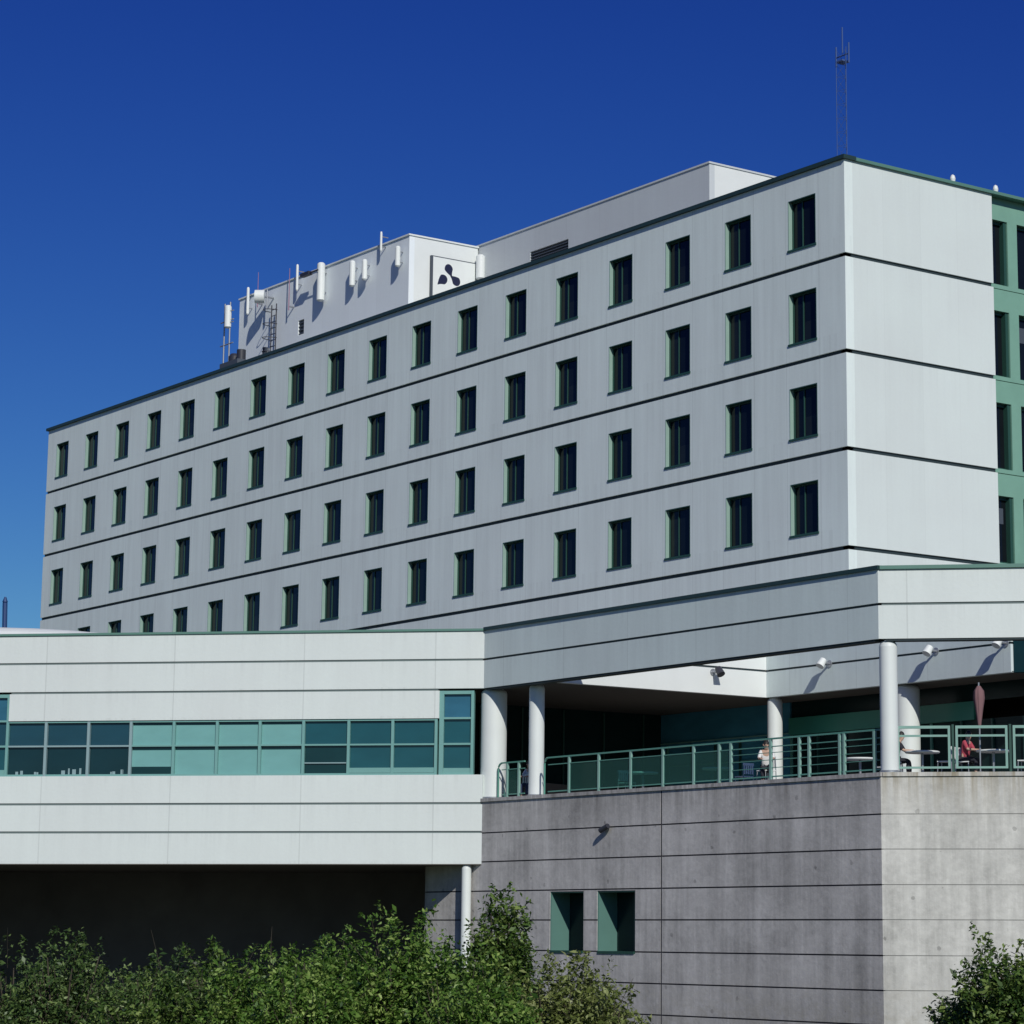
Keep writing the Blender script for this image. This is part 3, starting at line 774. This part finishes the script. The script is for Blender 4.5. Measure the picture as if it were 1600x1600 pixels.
for z in g0[1:-1]:
    if -.78 < z < 1.24 :
        for (ua, ub) in ((-11.55, wins[0][0] - .03), (wins[0][1] + .03, wins[1][0] - .03), (wins[1][1] + .03, P[0] - .05)): w.box(FPA, ua, ub, -.5, -.03, z - .035, z + .035)
    else: w.box(FPA, -11.55, P[0] - .05, -.5, -.03, z - .03, z + .03)
w.box(FPA, 2.22 - .06, 2.22 + .06, -.45, -.008, -4.5, 4.36)
w.build('groove', M['conc_groove'], cw)
w = MB()
for z in g0[1:-1]: w.box(FPC, .05, 16, -.5, -.015, z - .03, z + .03)
w.build('sunlit_groove', M['groove_light'], cw)
w = MB(); w.box(FPA, Q[0] - .2, P[0] + .05, -.95, .05, 4.382, 4.50); w.build('coping', M['conc_a'], cw)
w = MB(); w.box(FPC, .07, 16, -.95, .05, 4.383, 4.50); w.build('coping', M['conc_c'], cw)
for (ua, ub) in wins:
    f = MB(); zz0, zz1 = -.78, 1.24; dp = .80
    k = .05
    f.box(FPA, ua, ua + k, -dp, -.02, zz0, zz1, 0); f.box(FPA, ub - k, ub, -dp, -.02, zz0, zz1, 1)  # left jamb again paler, as the sunlit side
    f.box(FPA, ua + k, ub - k, -dp, -.02, zz1 - k, zz1, 1); f.box(FPA, ua + k, ub - k, -dp, .03, zz0, zz0 + k + .03, 1)
    f.box(FPA, (ua + ub) / 2 - .02, (ua + ub) / 2 + .02, -dp, -dp + .05, zz0 + .08, zz1 - k, 1)
    wo = f.build('window', [M['jamb'], M['frame_d']], cw)
    g = MB(); g.box(FPA, ua + k, ub - k, -dp - .05, -dp + .01, zz0 + .08, zz1 - k); g.build('pane', M['blackglass'], wo)

t = thing('security_camera', 'small dark camera on the concrete wall above the two recessed windows', 'camera', (-.62, P[1], 3.26))
f = MB(); f.tube([(-.62, P[1] - .02, 3.30), (-.62, P[1] - .12, 3.28)], .035, 6); f.build('bracket', M['darkmetal'], t)
f = MB(); f.tube([(-.45, P[1] - .13, 3.33), (-.80, P[1] - .19, 3.18)], .09, 10); f.build('body', M['darkmetal'], t)

fl = MB(); fl.prism([(-13.4, -9.35), (P[0] - .1, -9.35), (P[0] + 12, 2.6), (P[0] + 12, 13), (-13.4, 13)], 4.2, 4.45)
tag(fl.build('terrace_floor', M['paving']), kind='structure')
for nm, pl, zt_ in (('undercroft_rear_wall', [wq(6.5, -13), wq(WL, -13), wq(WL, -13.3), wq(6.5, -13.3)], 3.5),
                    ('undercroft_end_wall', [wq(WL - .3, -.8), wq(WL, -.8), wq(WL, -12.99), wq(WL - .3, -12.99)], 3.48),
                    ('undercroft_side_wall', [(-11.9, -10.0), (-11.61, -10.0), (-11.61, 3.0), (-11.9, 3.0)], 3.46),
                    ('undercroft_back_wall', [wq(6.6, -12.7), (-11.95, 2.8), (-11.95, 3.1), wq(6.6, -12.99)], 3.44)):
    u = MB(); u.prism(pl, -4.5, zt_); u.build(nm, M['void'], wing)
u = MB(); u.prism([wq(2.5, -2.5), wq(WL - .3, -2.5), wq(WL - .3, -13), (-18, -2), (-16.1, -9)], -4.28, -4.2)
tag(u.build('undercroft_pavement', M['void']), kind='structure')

# low curved roof light and pipe on the wing
t = thing('curved_roof_light', 'low white curved roof light on top of the wing at the far left', 'roof light', (-28, -20, 10.4))
f = MB(); k = 14
def arc(u, wdt, hgt): return [FW(u, -1.2 - wdt * (1 - math.cos(a)) / 2, 10.35 + hgt * math.sin(a)) for a in np.linspace(0, math.pi, k)]
prev = arc(14.2, 2.4, .30)
for uu, hh in ((15, .42), (16, .52), (17.5, .62), (19, .68), (23.6, .72)):
    cur = arc(uu, 2.4, hh)
    for q in range(k - 1): f.face([prev[q], prev[q + 1], cur[q + 1], cur[q]], 0, True)
    prev = cur
f.face(prev, 0)
f.build('shell', M['white'], t)
t = thing('vent_pipe', 'thin dark blue pipe standing on the wing roof at the far left edge', 'pipe', (-29.1, -19.1, 10.4))
f = MB(); f.tube([(-29.05, -19.05, 10.4), (-29.1, -19.1, 12.75)], .10, 10); f.build('shaft', simple('blue_pipe', (.015, .05, .16), .5), t)
f = MB(); f.lathe(-29.1, -19.1, [(.08, 12.75), (.11, 12.8), (.04, 13.0)], 10); f.build('cap', bpy.data.materials['blue_pipe'], t)

# ------------------------------------------------------------------ railings
def railing(fr, u0, u1, posts, z0, z1, label, group, style='glass', curl=None):
    t = thing('terrace_railing', label, 'railing', fr((u0 + u1) / 2, -.35, z0), group)
    f = MB()
    f.box(fr, u0, u1, -.40, -.34, z1 - .05, z1); f.build('top_rail', M['rail'], t)
    f = MB(); f.box(fr, u0, u1, -.385, -.355, z0 + .10, z0 + .14); f.box(fr, u0, u1, -.385, -.355, z1 - .28, z1 - .25)
    if u1 > 8:
        for zz in (.38, .62, .84): f.box(fr, 5.33, u1, -.38, -.36, z0 + zz, z0 + zz + .02)
    f.build('lower_rail', M['rail'], t)
    for pz in posts:
        f = MB(); f.box(fr, pz - .04, pz + .04, -.41, -.33, z0, z1 - .051); f.build('post', M['rail_l'], t)
    ps = sorted(posts)
    for a, b2 in zip(ps[:-1], ps[1:]):
        if b2 - a < .4 or b2 > 5.3: continue
        f = MB(); f.box(fr, a + .07, b2 - .07, -.374, -.366, z0 + .15, z1 - .29); f.build('glass_panel', M['railglass'], t)
    if curl:
        f = MB()
        for sgn, uu in curl:
            pts = [fr(uu + sgn * (.0 + .22 * math.sin(a)), -.37, z1 - .25 + .22 * math.cos(a)) for a in np.linspace(0, math.pi * .5, 8)] + [fr(uu + sgn * .22, -.37, z0)]
            f.tube(pts, .035, 8)
        f.build('curved_end', M['rail'], t)
    return t
RZ0, RZ1 = 4.50, 5.80
railing(FPA, -7.35, -5.95, [-7.0, -6.3], RZ0, RZ1 - .05, 'short green railing between the thick corner column and the next column', 'green terrace railings', curl=[(-1, -7.35)])
railing(FPA, -4.55, P[0] - .40, [-3.32, -1.64, .12, 1.84, 3.43, 4.72, 5.29, 7.21, 8.55, 9.0, 10.38, 10.58, 11.9], RZ0, RZ1, 'long green glass railing along the shaded concrete wall', 'green terrace railings', curl=[(-1, -4.55)])
# framed panels on the sunlit side, each one its own frame
t = thing('terrace_railing', 'green railing of separate square framed panels above the sunlit concrete', 'railing', FPC(4, -.35, RZ0), 'green terrace railings')
for a, b2 in ((.48, 2.02), (2.17, 3.67), (3.82, 5.32), (5.47, 6.97), (7.12, 8.62), (8.77, 10.27), (10.42, 11.92), (12.07, 13.57)):
    f = MB(); z0, z1 = RZ0 + .12, RZ1 + .06
    f.box(FPC, a, a + .07, -.40, -.33, z0, z1); f.box(FPC, b2 - .07, b2, -.40, -.33, z0, z1)
    f.box(FPC, a + .07, b2 - .07, -.40, -.33, z1 - .08, z1); f.box(FPC, a + .07, b2 - .07, -.40, -.33, z0, z0 + .06)
    f.box(FPC, a + .07, b2 - .07, -.39, -.35, z1 - .32, z1 - .26)
    f.build('panel_frame', M['rail_l'], t)
for uu in (.40, 2.095, 3.745, 5.395, 7.045, 8.695, 10.345, 11.995):
    f = MB(); f.box(FPC, uu - .035, uu + .035, -.50, -.405, RZ0, RZ1 + .10); f.build('post', M['frame_d'], t)

# ------------------------------------------------------------------ terrace furniture and people
def table(x, y, label):
    t = thing('cafe_table', label, 'table', (x, y, 4.45), 'white tables on the terrace')
    f = MB(); f.lathe(x, y, [(.50, 5.16), (.52, 5.18), (.52, 5.20), (.49, 5.22)], 28); f.build('tabletop', M['white'], t)
    f = MB(); f.lathe(x, y, [(.26, 4.45), (.26, 4.48), (.04, 4.52), (.04, 5.16)], 14); f.build('pedestal', M['metal'], t)
    return t
def chair_proto():
    t = thing('cafe_chair', 'x', 'chair', (0, 0, 0), 'white cafe chairs')
    f = MB(); f.box(WORLD, -.22, .22, -.22, .22, .43, .46); f.build('seat', M['white'], t)
    f = MB()
    for i, xx in enumerate(np.linspace(-.19, .15, 5)): f.box(WORLD, xx, xx + .045, .205, .225, .52, .80)
    f.box(WORLD, -.22, .22, .20, .23, .80, .88); f.build('backrest', M['white'], t)
    for sx in (-.2, .2):
        for sy in (-.2, .2):
            f = MB(); f.tube([(sx * 1.1, sy * 1.1, 0), (sx, sy, .43 if sy < 0 else .86)], .016, 6); f.build('leg', M['metal'], t)
    return t
cp = chair_proto(); first = True
def chair(x, y, rz, label):
    global first
    o = cp if first else copy_tree(cp); first = False
    o.location = (x, y, 4.45); o.rotation_euler = (0, 0, rz); o['label'] = label
    return o

def person(x, y, rz, label, top, bottom, lean=0.12, hairm='hair', arms='table'):
    """seated figure: one skinned body, hair and clothing as children. Local -Y is forward."""
    t = bpy.data.objects.new('person', None); col.objects.link(t); t.location = (x, y, 4.45); t.rotation_euler = (0, 0, rz); t.empty_display_size = .3
    tag(t, label, 'person', 'people sitting on the terrace')
    def skin(name, verts, edges, radii, mat, root=0):
        me = bpy.data.meshes.new(name); me.from_pydata(verts, edges, []); me.materials.append(mat)
        o = bpy.data.objects.new(name, me); col.objects.link(o); o.parent = t
        sm = o.modifiers.new('Skin', 'SKIN'); sm.use_smooth_shade = True
        for i, rr in enumerate(radii):
            me.skin_vertices[0].data[i].radius = rr if isinstance(rr, tuple) else (rr, rr)
            me.skin_vertices[0].data[i].use_root = (i == root)
        ss = o.modifiers.new('Subdivision', 'SUBSURF'); ss.levels = 1; ss.render_levels = 2
        return o
    L = -lean
    sh = 1.02; hx = .17
    V = [(0, .02, .50), (0, L * .3, .74), (0, L * .7, .95), (0, L * .95, 1.08), (0, L * 1.1 - .02, 1.19), (0, L * 1.1 - .03, 1.30),          # 0..5 pelvis..crown
         (hx, L * .75, sh), (hx + .06, L - .10, .80), (.16, L - .34, .79), (-hx, L * .75, sh), (-hx - .06, L - .10, .80), (-.16, L - .34, .79),   # arms 6..11
         (.10, -.02, .50), (.12, -.42, .50), (.12, -.44, .08), (.12, -.58, .04), (-.10, -.02, .50), (-.12, -.42, .50), (-.12, -.40, .08), (-.12, -.55, .04)]
    Ed = [(0, 1), (1, 2), (2, 3), (3, 4), (4, 5), (2, 6), (6, 7), (7, 8), (2, 9), (9, 10), (10, 11), (0, 12), (12, 13), (13, 14), (14, 15), (0, 16), (16, 17), (17, 18), (18, 19)]
    R = [(.15, .12), (.14, .10), (.15, .10), (.052, .055), (.085, .10), (.07, .085), .062, .045, .030, .062, .045, .030, .085, .065, .045, .040, .085, .065, .045, .040]
    # hands: palm and five short fingers each
    for base, sx in ((8, 1), (11, -1)):
        px, py, pz = V[base]
        V.append((px - sx * .02, py - .07, pz - .005)); R.append((.032, .018)); palm = len(V) - 1; Ed.append((base, palm))
        for q, (dx, ln) in enumerate(((-.028, .07), (-.010, .085), (.010, .08), (.028, .062), (-.05, .035))):
            V.append((px - sx * .02 + dx * sx * -1, py - .07 - ln * (.6), pz - .012)); R.append(.010); Ed.append((palm, len(V) - 1))
            V.append((px - sx * .02 + dx * sx * -1.1, py - .07 - ln, pz - .03)); R.append(.008); Ed.append((len(V) - 2, len(V) - 1))
    skin('body', V, Ed, R, M['skin'])
    # shirt over torso and upper arms, trousers over legs
    sv = [V[0], V[1], V[2], V[6], V[7], V[9], V[10]]
    skin('shirt', sv, [(0, 1), (1, 2), (2, 3), (3, 4), (2, 5), (5, 6)], [(.17, .14), (.16, .12), (.17, .115), .076, .058, .076, .058], top)
    tv = [(0, .02, .49), V[12], V[13], (.12, -.44, .14), V[16], V[17], (-.12, -.41, .14)]
    skin('trousers', tv, [(0, 1), (1, 2), (2, 3), (0, 4), (4, 5), (5, 6)], [(.165, .13), .10, .078, .06, .10, .078, .06], bottom)
    # head details: hair cap, nose, ears, eyes
    hy, hz = L * 1.1 - .025, 1.235
    f = MB()
    for a0 in range(6):
        th0, th1 = a0 * math.pi / 12, (a0 + 1) * math.pi / 12
        for b0 in range(16):
            p0, p1 = b0 * math.pi / 8, (b0 + 1) * math.pi / 8
            def sp(th, p): return (.098 * math.sin(th) * math.cos(p), hy + .025 + .112 * math.sin(th) * math.sin(p), hz + .02 + .125 * math.cos(th) - (.07 * math.sin(th) if math.sin(p) > .2 else 0))
            f.face([sp(th0, p0), sp(th1, p0), sp(th1, p1), sp(th0, p1)], 0, True)
    o = f.build('hair', M[hairm], t, base=(0, 0, 0))
    f = MB(); f.tube([(0, hy - .085, hz + .02), (0, hy - .12, hz - .02)], .010, 6, r2=.016)
    for sx in (-1, 1): f.lathe(sx * .088, hy, [(.012, hz - .03), (.02, hz), (.012, hz + .03)], 8)
    f.build('face_feature', M['skin'], t, base=(0, 0, 0))
    f = MB()
    for sx in (-1, 1): f.lathe(sx * .032, hy - .092, [(.008, hz + .005), (.010, hz + .012), (.008, hz + .02)], 8)
    f.box(WORLD, -.025, .025, hy - .098, hy - .090, hz - .055, hz - .048)
    f.build('eye', M['hair'], t, base=(0, 0, 0))
    return t

RT = math.radians
# near the wing end
chair(-6.75, -9.0, RT(200), 'white chair behind the short railing beside the thick column')
person(-6.75, -8.98, RT(20), 'person in a white top with dark hair seated behind the short railing', M['cloth_white'], M['cloth_blue'])
# along the long railing
table(-1.6, -8.0, 'white round table behind the long railing, furthest left')
chair(-2.5, -8.0, RT(90), 'empty white chair left of the leftmost terrace table')
table(1.9, -7.6, 'white round table behind the long railing, second from the left')
chair(2.9, -7.3, RT(-90), 'empty white chair right of the second terrace table')
chair(5.9, -8.9, RT(0), 'white chair of the person sitting in front of the inner corner column')
person(5.9, -8.9, RT(50), 'person in a pale shirt leaning forward before the inner corner column', M['cloth_white'], M['cloth_dark'], .2)
table(8.6, -7.4, 'white round table behind the long railing, close to the corner column')
chair(9.6, -7.3, RT(-90), 'empty white chair between the third table and the corner column')
# right of the corner column
table(12.1, -8.1, 'white round table right of the corner column behind the framed panels')
chair(11.4, -8.57, RT(130), 'white chair of the dark-clothed person at the corner')
person(11.4, -8.57, RT(130), 'person in dark clothes seated at the white table by the corner column', M['cloth_dark'], M['cloth_dark'], .18)
chair(12.75, -7.75, RT(-60), 'empty white chair on the right of the table by the corner column')
table(13.8, -6.85, 'white round table at the right behind the second framed panel')
chair(12.97, -7.2, RT(110), 'white chair of the person in red beside the closed parasol')
person(12.97, -7.2, RT(110), 'person in a red top seated at a white table beside the closed parasol', M['cloth_red'], M['cloth_dark'], .1)
chair(14.6, -6.3, RT(-60), 'empty white chair at the far right table')

t = thing('closed_parasol', 'closed pinkish grey parasol on a thin pole at the right of the terrace', 'parasol', (14.0, -7.6, 4.45))
f = MB(); f.lathe(14.0, -7.6, [(.30, 4.45), (.30, 4.52), (.05, 4.56)], 16); f.build('base', M['metal'], t)
f = MB(); f.tube([(14.0, -7.6, 4.5), (14.0, -7.6, 7.15)], .025, 8); f.build('pole', M['metal'], t)
f = MB(); seg = 24; prof = [(.035, 5.85), (.05, 6.0), (.09, 6.35), (.135, 6.7), (.12, 6.9), (.04, 7.05)]
kk = len(f.v)
for r_, z in prof:
    for i in range(seg):
        a = 2 * math.pi * i / seg; rr = r_ * (1 + .28 * math.cos(a * 8))
        f.v.append((14.0 + rr * math.cos(a), -7.6 + rr * math.sin(a), z))
for jj in range(len(prof) - 1):
    for i in range(seg):
        i2 = (i + 1) % seg
        f.f.append((kk + jj * seg + i, kk + jj * seg + i2, kk + (jj + 1) * seg + i2, kk + (jj + 1) * seg + i)); f.mi.append(0); f.sm.append(True)
f.build('canopy', M['parasol'], t)

# ------------------------------------------------------------------ shrubs
CAMX, CAMY = 68.438, -61.869
def ground_z(x, y):
    d = math.hypot(x - CAMX, y - CAMY)
    return -1.7 - 2.6 * min(1, max(0, (d - 8) / 62)) ** 1.0

def leaves_mesh(name, pts, nrm, size, mat):
    n = len(pts)
    a = np.cross(nrm, rng.normal(size=(n, 3))); a /= np.linalg.norm(a, axis=1, keepdims=True) + 1e-9
    b2 = np.cross(nrm, a)
    s = (size * rng.uniform(.5, 1.0, n) * (1 + .6 * (rng.random(n) > .9)))[:, None]
    bend = nrm * s * .18
    v = np.stack([pts - a * s, pts - b2 * s * .45 + bend, pts + a * s, pts + b2 * s * .45 + bend], 1).reshape(-1, 3)
    me = bpy.data.meshes.new(name)
    me.vertices.add(n * 4); me.vertices.foreach_set('co', v.ravel())
    me.loops.add(n * 4); me.loops.foreach_set('vertex_index', np.arange(n * 4, dtype=np.int32))
    me.polygons.add(n); me.polygons.foreach_set('loop_start', np.arange(0, n * 4, 4, dtype=np.int32))
    me.polygons.foreach_set('loop_total', np.full(n, 4, dtype=np.int32))
    me.materials.append(mat); me.update(calc_edges=True); me.validate()
    return me

def shrub(x, y, top, rad, mat, label, name='leafy_shrub', shoots=420, per=46, size=.062, spike=.55, squeeze=1.0, group='shrubs in front of the building'):
    gz = ground_z(x, y)
    t = thing(name, label, 'shrub' if 'shrub' in name else 'tree', (x, y, gz), group)
    h = top - gz
    tr = MB(); tips = []
    nst = 6
    for i in range(nst):
        a = 2 * math.pi * i / nst + random.uniform(-.3, .3); rr = rad * random.uniform(.3, .7)
        p0 = (x + .12 * math.cos(a), y + .12 * math.sin(a), gz - .1)
        p1 = (x + rr * .45 * math.cos(a), y + rr * .45 * math.sin(a), gz + h * .4)
        p2 = (x + rr * math.cos(a), y + rr * math.sin(a), gz + h * random.uniform(.7, .85))
        tr.tube([p0, p1, p2], .055, 6, r2=.012)
        for q in range(4):
            b2 = a + random.uniform(-1, 1); ln = rad * random.uniform(.3, .6)
            tr.tube([p1, (p1[0] + ln * math.cos(b2), p1[1] + ln * math.sin(b2), p1[2] + h * random.uniform(.15, .4))], .022, 5, r2=.006)
    P_, Nn = [], []
    # lumpy envelope: several overlapping lobes of different height
    nl = 7
    lobes = [(x, y, gz + h * .52, rad * .62 * squeeze, h * .42)]
    for i in range(nl):
        a = random.uniform(0, 2 * math.pi); rr = rad * random.uniform(.35, .72)
        lh = h * random.uniform(.55, .86)
        lobes.append((x + rr * math.cos(a), y + rr * math.sin(a), gz + lh * .6, rad * random.uniform(.30, .5), lh * .40))
    for s_ in range(shoots):
        lx, ly, lz, lr, lh = lobes[min(len(lobes) - 1, int(rng.random() * len(lobes)))]
        d = rng.normal(size=3); d[2] = d[2] * .9 + .25; d /= np.linalg.norm(d)
        k = rng.uniform(.55, 1.0)
        p = np.array([lx + d[0] * lr * k, ly + d[1] * lr * k, lz + d[2] * lh * k])
        dr = d * np.array([.8, .8, .5]) + np.array([0, 0, .75]) + rng.normal(size=3) * .25; dr /= np.linalg.norm(dr)
        L = rng.uniform(.25, .25 + spike)
        m_ = int(per * rng.uniform(.5, 1.2))
        tt = rng.random(m_)
        w_ = .14 * (1.15 - tt)[:, None]
        pp = p + dr * (tt * L)[:, None] + rng.normal(size=(m_, 3)) * w_
        nn = dr * .2 + rng.normal(size=(m_, 3)) * .75 + np.array([0, 0, .75])
        nn /= np.linalg.norm(nn, axis=1, keepdims=True)
        P_.append(pp); Nn.append(nn)
        if s_ % 5 == 0: tr.tube([tuple(p - dr * .3), tuple(p + dr * L)], .008, 4, r2=.003)
    pts = np.concatenate(P_); nr = np.concatenate(Nn)
    keep = (pts[:, 2] < top + .05)
    pts, nr = pts[keep], nr[keep]
    tr.build('stem', M['bark'], t)
    me = leaves_mesh('foliage', pts - np.array([x, y, gz]), nr, size, mat)
    o = bpy.data.objects.new('foliage', me); col.objects.link(o); o.parent = t
    return t

SH = [
 (16.07, -38.22, -.20, 1.5, 'leaf_d', 'dark green shrub at the far left edge under the wing', {}),
 (18.49, -38.35, -.02, 1.2, 'leaf_d', 'dark shrub with thin upright shoots, second from the left edge', {}),
 (15.57, -35.58, -.72, 1.7, 'leaf_d', 'low dark shrub in the dip left of the middle, before the undercroft', {}),
 (19.88, -36.52, -.42, 1.4, 'leaf_d', 'dark green shrub where the dark row meets the brighter shrubs', {}),
 (24.02, -37.68, -.22, 1.2, 'leaf_m', 'mid green shrub left of the bright central shrubs', {}),
 (28.08, -38.95, -.28, 1.0, 'leaf_b', 'low bright green shrub in the foreground left of centre', {}),
 (26.99, -37.08, .02, 1.15, 'leaf_b', 'bright green shrub below the middle of the wing', {}),
 (29.40, -37.22, .48, 1.15, 'leaf_b', 'tallest rounded bright green shrub left of the thin sunlit column', {}),
 (31.70, -37.49, -.22, .85, 'leaf_b', 'bright shrub between the rounded one and the pointed tree', {}),
 (29.67, -35.20, .98, .48, 'leaf_m', 'slender pointed young tree rising in front of the concrete wall', {'name': 'young_tree', 'squeeze': .8, 'spike': .35, 'shoots': 520}),
 (31.89, -35.59, -.42, 1.15, 'leaf_y', 'yellow green shrub below the two recessed windows', {}),
 (33.18, -35.54, -.95, .75, 'leaf_y', 'low yellow green shrub at the right end of the central group', {}),
 (38.75, -31.6, .10, .88, 'leaf_m', 'dark mid green shrub at the bottom right corner before the sunlit concrete', {}),
 (37.75, -31.5, -.95, .5, 'leaf_d', 'small dark shrub at the left foot of the right corner shrub', {}),
 (30.4, -39.6, -.75, 1.0, 'leaf_b', 'low bright shrub at the bottom edge in front of the rounded shrub', {}),
 (33.2, -38.2, -.85, .9, 'leaf_b', 'low bright shrub at the bottom edge in front of the pointed tree', {}),
 (26.0, -40.2, -.8, 1.1, 'leaf_m', 'low mid green shrub at the bottom edge left of the bright shrubs', {}),
]
for x, y, top, rad, mt, lab, kw in SH:
    shrub(x, y, top, rad, M[mt], lab, **kw)

# ------------------------------------------------------------------ ground
gx = list(np.concatenate([np.linspace(-1500, -120, 8), np.linspace(-100, 140, 61), np.linspace(180, 1500, 8)]))
V = [(x, y, ground_z(x, y)) for y in gx for x in gx]
n = len(gx)
F = [(j * n + i, j * n + i + 1, (j + 1) * n + i + 1, (j + 1) * n + i) for j in range(n - 1) for i in range(n - 1)]
me = bpy.data.meshes.new('ground'); me.from_pydata(V, [], F); me.materials.append(M['ground']); me.polygons.foreach_set('use_smooth', [True] * len(F))
g = bpy.data.objects.new('ground', me); col.objects.link(g); tag(g, kind='structure')

# ------------------------------------------------------------------ light, sky, camera
SUN = Vector((2.45, -1, 1.68)).normalized()
sun = bpy.data.lights.new('sun', 'SUN'); sun.energy = 3.3; sun.angle = math.radians(.53); sun.color = (1.0, .968, .885)
so = bpy.data.objects.new('sun', sun); col.objects.link(so)
so.rotation_euler = SUN.to_track_quat('Z', 'Y').to_euler(); so.location = (60, -20, 60)
w = bpy.data.worlds.new('World'); scene.world = w; w.use_nodes = True
nt = w.node_tree; bg = nt.nodes['Background']
sky = nt.nodes.new('ShaderNodeTexSky'); sky.sky_type = 'NISHITA'; sky.sun_disc = False
sky.sun_elevation = math.asin(SUN.z); sky.sun_rotation = math.atan2(SUN.x, SUN.y)
sky.air_density = 1.0; sky.dust_density = 0.2; sky.ozone_density = 3.0; sky.altitude = 200
tint = nt.nodes.new('ShaderNodeMix'); tint.data_type = 'RGBA'; tint.blend_type = 'MULTIPLY'; tint.inputs[0].default_value = 1.0
tint.inputs[7].default_value = (.60, .80, 1.15, 1)
nt.links.new(sky.outputs[0], tint.inputs[6])
# the clear deep blue of a dry day: a steeper gradient for red and green than for blue
sep = nt.nodes.new('ShaderNodeSeparateColor'); nt.links.new(tint.outputs[2], sep.inputs[0])
cmb = nt.nodes.new('ShaderNodeCombineColor')
BS = 0.1
for i, (kk, pw, mxv) in enumerate(((2.0, 2.12, .42), (1.15, 1.93, .58), (.615, 1.11, .80))):
    a = math_n(nt, 'MULTIPLY', sep.outputs[i], 0.085)
    a = math_n(nt, 'POWER', a, pw)
    a = math_n(nt, 'MULTIPLY', a, kk)
    a = math_n(nt, 'MINIMUM', a, mxv)
    a = math_n(nt, 'MULTIPLY', a, 1 / BS)
    nt.links.new(a, cmb.inputs[i])
nt.links.new(cmb.outputs[0], bg.inputs['Color'])
bg.inputs['Strength'].default_value = BS

cam = bpy.data.cameras.new('camera'); co = bpy.data.objects.new('camera', cam); col.objects.link(co)
r_ = Vector((0.605622, 0.795744, 0.003715)); u_ = Vector((0.143924, -0.114126, 0.982986)); b_ = Vector((0.782629, -0.594783, -0.183644))
mat = Matrix((r_, u_, b_)).transposed().to_4x4(); mat.translation = Vector((68.4378, -61.8687, 0))
co.matrix_world = mat
cam.sensor_width = 36; cam.sensor_fit = 'HORIZONTAL'; cam.lens = 4062.478 / 1600 * 36
cam.shift_x = (800 - 983.03) / 1600; cam.shift_y = (693.17 - 800) / 1600
cam.clip_start = .1; cam.clip_end = 6000
scene.camera = co
scene.view_settings.view_transform = 'Standard'; scene.view_settings.look = 'None'; scene.view_settings.exposure = 0
